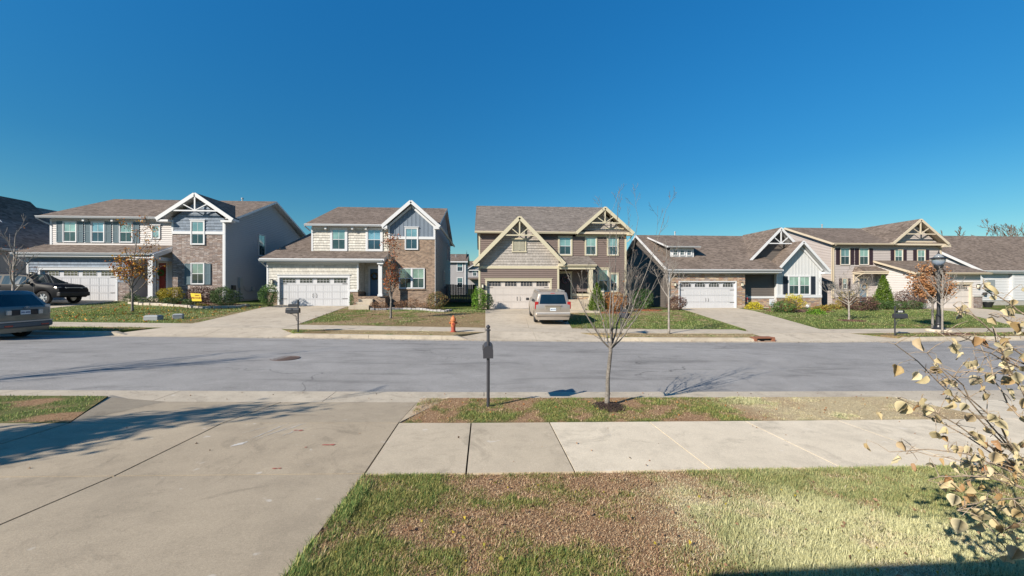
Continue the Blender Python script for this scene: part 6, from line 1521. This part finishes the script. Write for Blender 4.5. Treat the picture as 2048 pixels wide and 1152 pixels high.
t = empty('ball_light', (26.6, 31.2, HG(26.6,31.2)), 0, 'white ball light in the mulch of the ranch bay', 'garden light'); mb = MB(); mb.lathe([(.02,.10),(.10,.13),(.14,.22),(.14,.27),(.10,.36),(.02,.39)], 0, 0, 14); mb.build('globe', M_white, t, smooth=True); mb = MB(); mb.lathe([(.05,0),(.03,.12)], 0, 0, 8); mb.build('stake', M_black, t)
t = empty('black_bucket', (44.1, 32.1, HG(44.1,32.1)), 0, 'black bucket in the grass beside the stone pier', 'bucket'); mb = MB(); mb.lathe([(.22,0),(.38,.45),(.40,.45),(.40,.48),(.34,.48),(.2,.05)], 0, 0, 16); mb.build('tub', M_black, t); mb = MB(); mb.tube([(.38*math.cos(a), .02, .46+.1*math.sin(a)) for a in [math.pi*i/8 for i in range(9)]], .01, 4); mb.build('handle', M_metal, t)
# small painted marks left on the driveway
mp_ = paint('red_paint_mark', (.30,.10,.075), .85, .3)
for i, (x, y, s_) in enumerate([(-2.50,5.62,.045),(-1.93,5.08,.055),(-2.16,5.02,.02),(-2.20,4.42,.03)]):
    rg = random.Random(40+i); mb = MB(); c = Vector((x, y, 0)); n = 9
    for q in range(2):
        oo = Vector((rg.gauss(0,s_*.6), rg.gauss(0,s_*.3), 0)); ring = [c+oo+Vector((math.cos(6.283*j/n)*s_*rg.uniform(.5,1.1), math.sin(6.283*j/n)*s_*.55*rg.uniform(.4,1.1), 0)) for j in range(n)]
        mb.face([(p.x, p.y, apron_n(p.x, p.y)+.004+q*.001) for p in ring], 0, (0,0,1))
    tag(mb.build('paint_mark', mp_), kind='structure')

mk = paint('chalk_mark', (.44,.42,.39), .9, .2)
rg = random.Random(77)
for i, (xa, ya, xb, yb, w) in enumerate([(-3.05,5.05,-2.95,5.22,.05),(-2.98,5.25,-2.78,5.95,.008),(-2.9,5.22,-2.66,5.93,.006),(-3.2,5.5,-2.9,5.95,.006),(-2.75,5.55,-2.55,5.95,.012),(-2.68,5.35,-2.42,5.8,.006)]):
    mb = MB(); n = 12; L_ = []; R__ = []
    for j in range(n+1):
        u = j/n; x, y = xa+(xb-xa)*u+rg.gauss(0,.006), ya+(yb-ya)*u; ww = w*rg.uniform(.4,1.2)*math.sin(math.pi*min(.95,max(.05,u))); L_.append((x-ww,y)); R__.append((x+ww,y))
    for j in range(n): mb.face([(*p, apron_n(*p)+.003) for p in (L_[j],R__[j],R__[j+1],L_[j+1])], 0, (0,0,1))
    tag(mb.build('chalk_mark', mk), kind='structure')

# ------------------------------------------------------------ vehicles
def vehicle(name, loc, rz, label, cat, body, L, W, top, belt, wr, arches, ar, clear, glass_rng, ws, rear_off, g_rows=None, trim=None, extra=None, wheel_r=.34, rim=None, roof_drop=.0, pickup=None):
    """Nose at local +X, rear at x=0. top/belt/wr are profiles over x; rear_off[row] slopes the tail."""
    t = empty(name, loc, rz, label, cat); xs = set([0, L])
    for v in np.linspace(0, L, 22): xs.add(round(float(v), 3))
    for a in arches:
        for k in range(9): xs.add(round(a + ar*math.cos(math.pi*k/8), 3))
    for a, b in glass_rng: xs.add(a); xs.add(b)
    for a in ws: xs.add(a)
    xs = sorted(xs); xs = [x for i, x in enumerate(xs) if i == 0 or x - xs[i-1] > .015]
    V = []; NR = 8
    hw = lambda x: W/2*(1-.10*max(0, (x-L*.86)/(L*.14))**2 - .04*max(0, (L*.05-x)/(L*.05))**2)
    for xi, x in enumerate(xs):
        b = clear
        for a in arches:
            if abs(x-a) < ar: b = max(b, math.sqrt(max(0, ar*ar-(x-a)**2))+wheel_r*.95)
        T = lerp(top, x); Bt = min(lerp(belt, x), T-.02); w = hw(x); r_ = lerp(wr, x)*w/(W/2)
        b = min(b, Bt-.14); cab = T-Bt > .25
        rows = [(w*.93, b), (w*.985, b+(Bt-b)*.2), (w, b+(Bt-b)*.55), (w*.99, Bt-.07), (w*.965, Bt)]
        rows += [(r_*1.035, T-.14), (r_, T-.06), (r_-.10, T-.012)] if cab else [(w*.95, Bt+(T-Bt)*.3), (w*.92, Bt+(T-Bt)*.6), (w*.82, T-.01)]
        for sgn in (-1, 1):
            for k, (ww, z) in enumerate(rows):
                xo = x + (rear_off[k] if xi == 0 else 0)
                if 0 < xi and x < max(rear_off) + .05: xo = max(x, rear_off[k]+.02*xi)
                if xi == len(xs)-1: xo -= [.10,.02,0,.02,.05,.08,.10,.14][k]
                V.append((xo, sgn*ww, z))
    n = len(xs); idx = lambda i, sgn, k: i*16 + (0 if sgn < 0 else 8) + k
    body_f = []; parts = {}
    def addf(f, key=None): (parts.setdefault(key, []) if key else body_f).append(f)
    for i in range(n-1):
        xm = (xs[i]+xs[i+1])/2
        for sgn in (-1, 1):
            for k in range(7):
                f = (idx(i,sgn,k), idx(i+1,sgn,k), idx(i+1,sgn,k+1), idx(i,sgn,k+1)); f = f if sgn < 0 else f[::-1]
                key = None
                if k == 4:
                    for gi, (a, b_) in enumerate(glass_rng):
                        if a-.001 <= xs[i] and xs[i+1] <= b_+.001: key = ('side_window', gi, sgn)
                addf(f, key)
        f = (idx(i,-1,7), idx(i+1,-1,7), idx(i+1,1,7), idx(i,1,7)); addf(f, ('windshield',) if ws[0]-.001 <= xs[i] and xs[i+1] <= ws[1]+.001 else None)
        f = (idx(i,-1,0), idx(i,1,0), idx(i+1,1,0), idx(i+1,-1,0)); addf(f)
        if ws[0]-.001 <= xs[i] and xs[i+1] <= ws[1]+.001: pass
    m = n-1; cols = [-1,-.82,-.3,.3,.82,1]
    def patch_end(i, flip, gl):
        base = len(V); R_ = {}
        for k in range(8):
            for c in range(6):
                if c in (0, 5): R_[k, c] = idx(i, -1 if c == 0 else 1, k)
                else:
                    p = V[idx(i,1,k)]; V.append((p[0] + (-.05 if i == 0 else .06)*(1-cols[c]**2), p[1]*cols[c], p[2] + (.02*(1-cols[c]**2) if k > 5 else 0))); R_[k, c] = len(V)-1
        for k in range(7):
            for c in range(5):
                f = (R_[k,c], R_[k,c+1], R_[k+1,c+1], R_[k+1,c]); f = f[::-1] if flip else f
                addf(f, ('rear_window',) if gl and k == 4 and 1 <= c <= 3 else None)
    patch_end(0, True, True); patch_end(m, False, False)
    def sub(name_, faces, mat, smooth=True, par=None, push=0):
        used = sorted({v for f in faces for v in f}); mp2 = {v: i for i, v in enumerate(used)}
        mb = MB(); mb.v = [V[u] for u in used]; mb.f = [tuple(mp2[v] for v in f) for f in faces]; mb.m = [0]*len(faces)
        return mb.build(name_, mat, par or t, smooth=smooth)
    bo = sub('body', body_f, body)
    es = bo.modifiers.new('edge', 'EDGE_SPLIT'); es.split_angle = R(38)
    Gm = glass('vehicle_glass', (.006,.014,.018), .06, .35) if 'vehicle_glass' not in bpy.data.materials else bpy.data.materials['vehicle_glass']
    for key, fs in parts.items(): sub(key[0], fs, Gm, False)
    fl = MB(); fl.box(.3, L-.3, -W/2+.12, W/2-.12, clear, clear+.18)
    for a in arches: fl.box(a-ar, a+ar, -W/2+.28, W/2-.28, clear, .8)
    fl.build('underbody', M_plaque, t)
    rm = rim or paint('alloy_rim', (.42,.43,.45), .35, .1, .5, .6); ty = paint('tyre_rubber', (.018,.018,.02), .85, .2)
    for a in arches:
        for sgn in (-1, 1):
            yy = sgn*(W/2-.13); c = MB(); pr = [(wheel_r*.62,-.10),(wheel_r*.95,-.10),(wheel_r,-.07),(wheel_r,.07),(wheel_r*.95,.10),(wheel_r*.62,.10)]
            for rr, dd in pr:
                for j in range(22): an = 2*math.pi*j/22; c.v.append((a+rr*math.cos(an), yy+dd, wheel_r+rr*math.sin(an)))
            for i in range(5):
                for j in range(22): c.f.append((i*22+j, i*22+(j+1)%22, (i+1)*22+(j+1)%22, (i+1)*22+j)); c.m.append(0)
            w_ = c.build('wheel', ty, t); s2 = MB()
            o1 = yy+sgn*.075; s2.tube([(a,o1-sgn*.1,wheel_r),(a,o1-sgn*.03,wheel_r)], wheel_r*.62, 20); s2.tube([(a,o1,wheel_r),(a,o1+sgn*.02,wheel_r)], wheel_r*.16, 10)
            for j in range(6): an = j*math.pi/3; s2.beam((a,o1,wheel_r),(a+wheel_r*.6*math.cos(an),o1,wheel_r+wheel_r*.6*math.sin(an)), .05, .03, (0,1,0))
            s2.build('rim', rm if False else [rm], w_)
    if trim: trim(t, V, idx, xs)
    return t
def plate(t, x, z, w=.31, h=.155, txt='482 KTR', rot=-90):
    mb = MB(); mb.box(x-.012, x, -w/2, w/2, z-h/2, z+h/2); p = mb.build('licence_plate', paint('plate_white', (.55,.60,.64), .4, .08), t)
    lettering(txt, .075, paint('plate_blue', (.03,.07,.22), .5, .05), p, (x-.016, 0, z-.005), (R(90), 0, R(rot)))
def lite(t, name, x0, x1, y0, y1, z0, z1, mat, parent=None):
    mb = MB(); mb.box(x0, x1, y0, y1, z0, z1); return mb.build(name, mat, t, bevel=.012)
M_tail = paint('taillight_red', (.30,.012,.012), .2, .1, .8); M_tailw = paint('taillight_clear', (.55,.50,.45), .2, .1, .8); M_rubber = paint('black_plastic', (.022,.022,.026), .6, .15)
def mir(t, x, z, yw, mat):
    for sgn in (-1, 1):
        mb = MB(); mb.box(x-.06, x+.06, sgn*yw, sgn*(yw+.20), z, z+.16); mb.build('mirror', mat, t, bevel=.03)
def metallic(name, col, rough=.32):
    a = N(name); c = a.mix(col, a.ramp(a.noise(a.obj(), 2.0, 4), [(.3,.9),(.7,1.08)]), 1.0, 'MULTIPLY'); m = a.fin(c, rough, .5, .55); a.b.inputs['Coat Weight'].default_value = .6; a.b.inputs['Coat Roughness'].default_value = .08; return m
PV = metallic('paint_champagne', (.40,.35,.30)); PW = metallic('paint_sage', (.105,.13,.135)); PT = paint('paint_black', (.010,.011,.014), .5, .1, .12)
# minivan, seen from behind: local +X points up the driveway
def van_trim(t, V, idx, xs):
    for sgn in (-1, 1): lite(t, 'taillight', .03, .20, sgn*.77, sgn*.962, .82, 1.20, M_tail)
    mb = MB(); mb.box(-.10, .14, -.93, .93, .44, .60); mb.build('bumper', PV, t, bevel=.05)
    mb = MB(); mb.box(-.115, -.02, -.90, .90, .60, .625); mb.build('bumper_step', paint('bumper_pale', (.6,.6,.6), .4, .08), t)
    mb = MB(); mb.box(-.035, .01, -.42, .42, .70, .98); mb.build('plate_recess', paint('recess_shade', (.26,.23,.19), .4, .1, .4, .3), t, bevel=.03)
    plate(t, -.038, .80); mb = MB(); mb.box(-.06, -.02, -.46, .46, .98, 1.02); mb.build('handle', PV, t, bevel=.01)
    lite(t, 'brake_light', .18, .24, -.12, .12, 1.62, 1.655, M_tail)
    mb = MB(); mb.beam((.12,.05,1.10),(.10,-.38,1.16),.02,.025); mb.build('wiper', M_rubber, t)
    for sgn in (-1, 1): mb = MB(); mb.beam((.5,sgn*.68,1.745),(2.9,sgn*.68,1.745),.04,.04); mb.build('roof_rail', M_metal, t)
    mir(t, 3.55, 1.02, .99, M_rubber)
vx, vy = 3.66, 21.1
vehicle('minivan', (vx, vy, HG(vx, vy+1)+.01), R(88), 'champagne minivan parked nose in on the brown house driveway', 'minivan', PV, 5.1, 1.90,
    [(0,1.72),(2.9,1.75),(3.5,1.66),(4.3,1.12),(4.9,.92),(5.1,.78)], [(0,1.08),(3.6,1.02),(4.3,1.0),(5.1,.78)], [(0,.76),(2.9,.77),(3.6,.70),(4.3,.78),(5.1,.8)],
    [1.02, 4.10], .40, .24, [(.45,1.45),(1.52,2.45),(2.52,3.45)], (3.5,4.3), [.0,.0,.0,.02,.05,.20,.26,.32], wheel_r=.335, trim=van_trim)
o = [q for q in C.objects if q.get('label', '').startswith('champagne')][0]; o.rotation_euler = (0, -math.atan(.044), R(88))
# estate car by the far kerb, tail towards the camera side
def est_trim(t, V, idx, xs):
    for sgn in (-1, 1): lite(t, 'taillight', .02, .22, sgn*.72, sgn*.905, .86, 1.22, M_tailw)
    mb = MB(); mb.box(-.12, .16, -.87, .87, .42, .62); mb.build('bumper', paint('bumper_grey', (.10,.11,.12), .5, .1), t, bevel=.05); mb = MB(); mb.box(-.135, -.02, -.85, .85, .62, .66); mb.build('bumper_step', M_metal, t)
    for sgn in (-1, 1): lite(t, 'reflector', -.135, -.10, sgn*.45, sgn*.70, .47, .53, M_tail)
    mb = MB(); mb.box(-.045, .0, -.42, .42, .86, 1.06); mb.build('plate_recess', M_rubber, t, bevel=.02); plate(t, -.05, .96, txt='A61 0MK')
    for sgn in (-1, 1): lite(t, 'reverse_light', -.07, .0, sgn*.43, sgn*.56, .88, 1.04, M_tailw)
    lite(t, 'brake_light', .30, .36, -.17, .17, 1.615, 1.655, M_tail); mb = MB(); mb.beam((.08,.0,1.17),(.08,.5,1.18),.02,.02); mb.build('wiper', M_rubber, t)
    em = MB(); em.tube([(-.06,-.04+.08*math.cos(a),1.13+.035*math.sin(a)) for a in [i*.52 for i in range(13)]], .006, 4); em.beam((-.062,-.07,1.13),(-.062,-.01,1.13),.01,.03,(0,0,1)); em.build('emblem', M_metal, t)
    mir(t, 3.2, 1.0, .9, PW)
ex_, ey_ = -16.58, 15.55
vehicle('estate_car', (ex_+.1, ey_, st(-17)+.0), R(180), 'sage grey estate car parked by the far kerb with its tailgate showing', 'car', PW, 4.6, 1.82,
    [(0,1.73),(2.4,1.77),(3.0,1.67),(3.75,1.12),(4.4,.95),(4.6,.80)], [(0,1.18),(3.2,1.08),(3.8,1.05),(4.6,.8)], [(0,.66),(2.4,.68),(3.0,.64),(3.75,.74),(4.6,.75)],
    [.92, 3.60], .39, .26, [(.4,1.15),(1.22,2.05),(2.12,2.95)], (3.0,3.75), [.0,.0,.0,.02,.05,.30,.38,.45], wheel_r=.335, trim=est_trim)
# dark pickup across the driveway of the stone bay house
def tr_trim(t, V, idx, xs):
    for sgn in (-1, 1):
        lite(t, 'headlight', 5.44, 5.60, sgn*.66, sgn*.93, .92, 1.03, M_tailw); lite(t, 'taillight', -.02, .08, sgn*.80, sgn*.98, .85, 1.15, M_tail)
        for x in (2.55, 3.75): mb = MB(); mb.box(x-.24, x, sgn*.99, sgn*1.035, 1.10, 1.14); mb.build('door_handle', M_metal, t)
        mb = MB(); mb.box(1.55, 4.35, sgn*.86, sgn*1.05, .36, .42); mb.build('running_board', M_metal, t)
        mb = MB(); mb.box(4.40, 4.43, sgn*.985, sgn*1.005, .55, 1.2); mb.build('door_seam', M_rubber, t)
    mb = MB(); mb.box(5.55, 5.78, -.92, .92, .48, .74); mb.build('bumper', M_rubber, t, bevel=.05); mb = MB(); mb.box(5.60, 5.70, -.5, .5, .78, 1.02); mb.build('radiator', M_metal, t)
    mir(t, 4.15, 1.2, .98, PT)
tx, ty_ = -31.0, 26.6
vehicle('pickup_truck', (tx, ty_, HG(-27.5, 26.6)+.02), 0, 'black crew cab truck parked across the driveway before the stone bay house garage', 'truck', PT, 5.7, 2.0,
    [(0,1.80),(3.1,1.86),(3.7,1.80),(4.5,1.30),(5.4,1.20),(5.7,1.02)], [(0,1.22),(3.9,1.20),(4.5,1.18),(5.7,.98)], [(0,.74),(3.1,.76),(3.7,.72),(4.5,.84),(5.7,.86)],
    [1.15, 4.85], .47, .40, [(.3,1.35),(1.45,2.45),(2.58,3.95)], (3.7,4.5), [.0,.0,.0,.02,.03,.06,.08,.12], wheel_r=.40, trim=tr_trim)
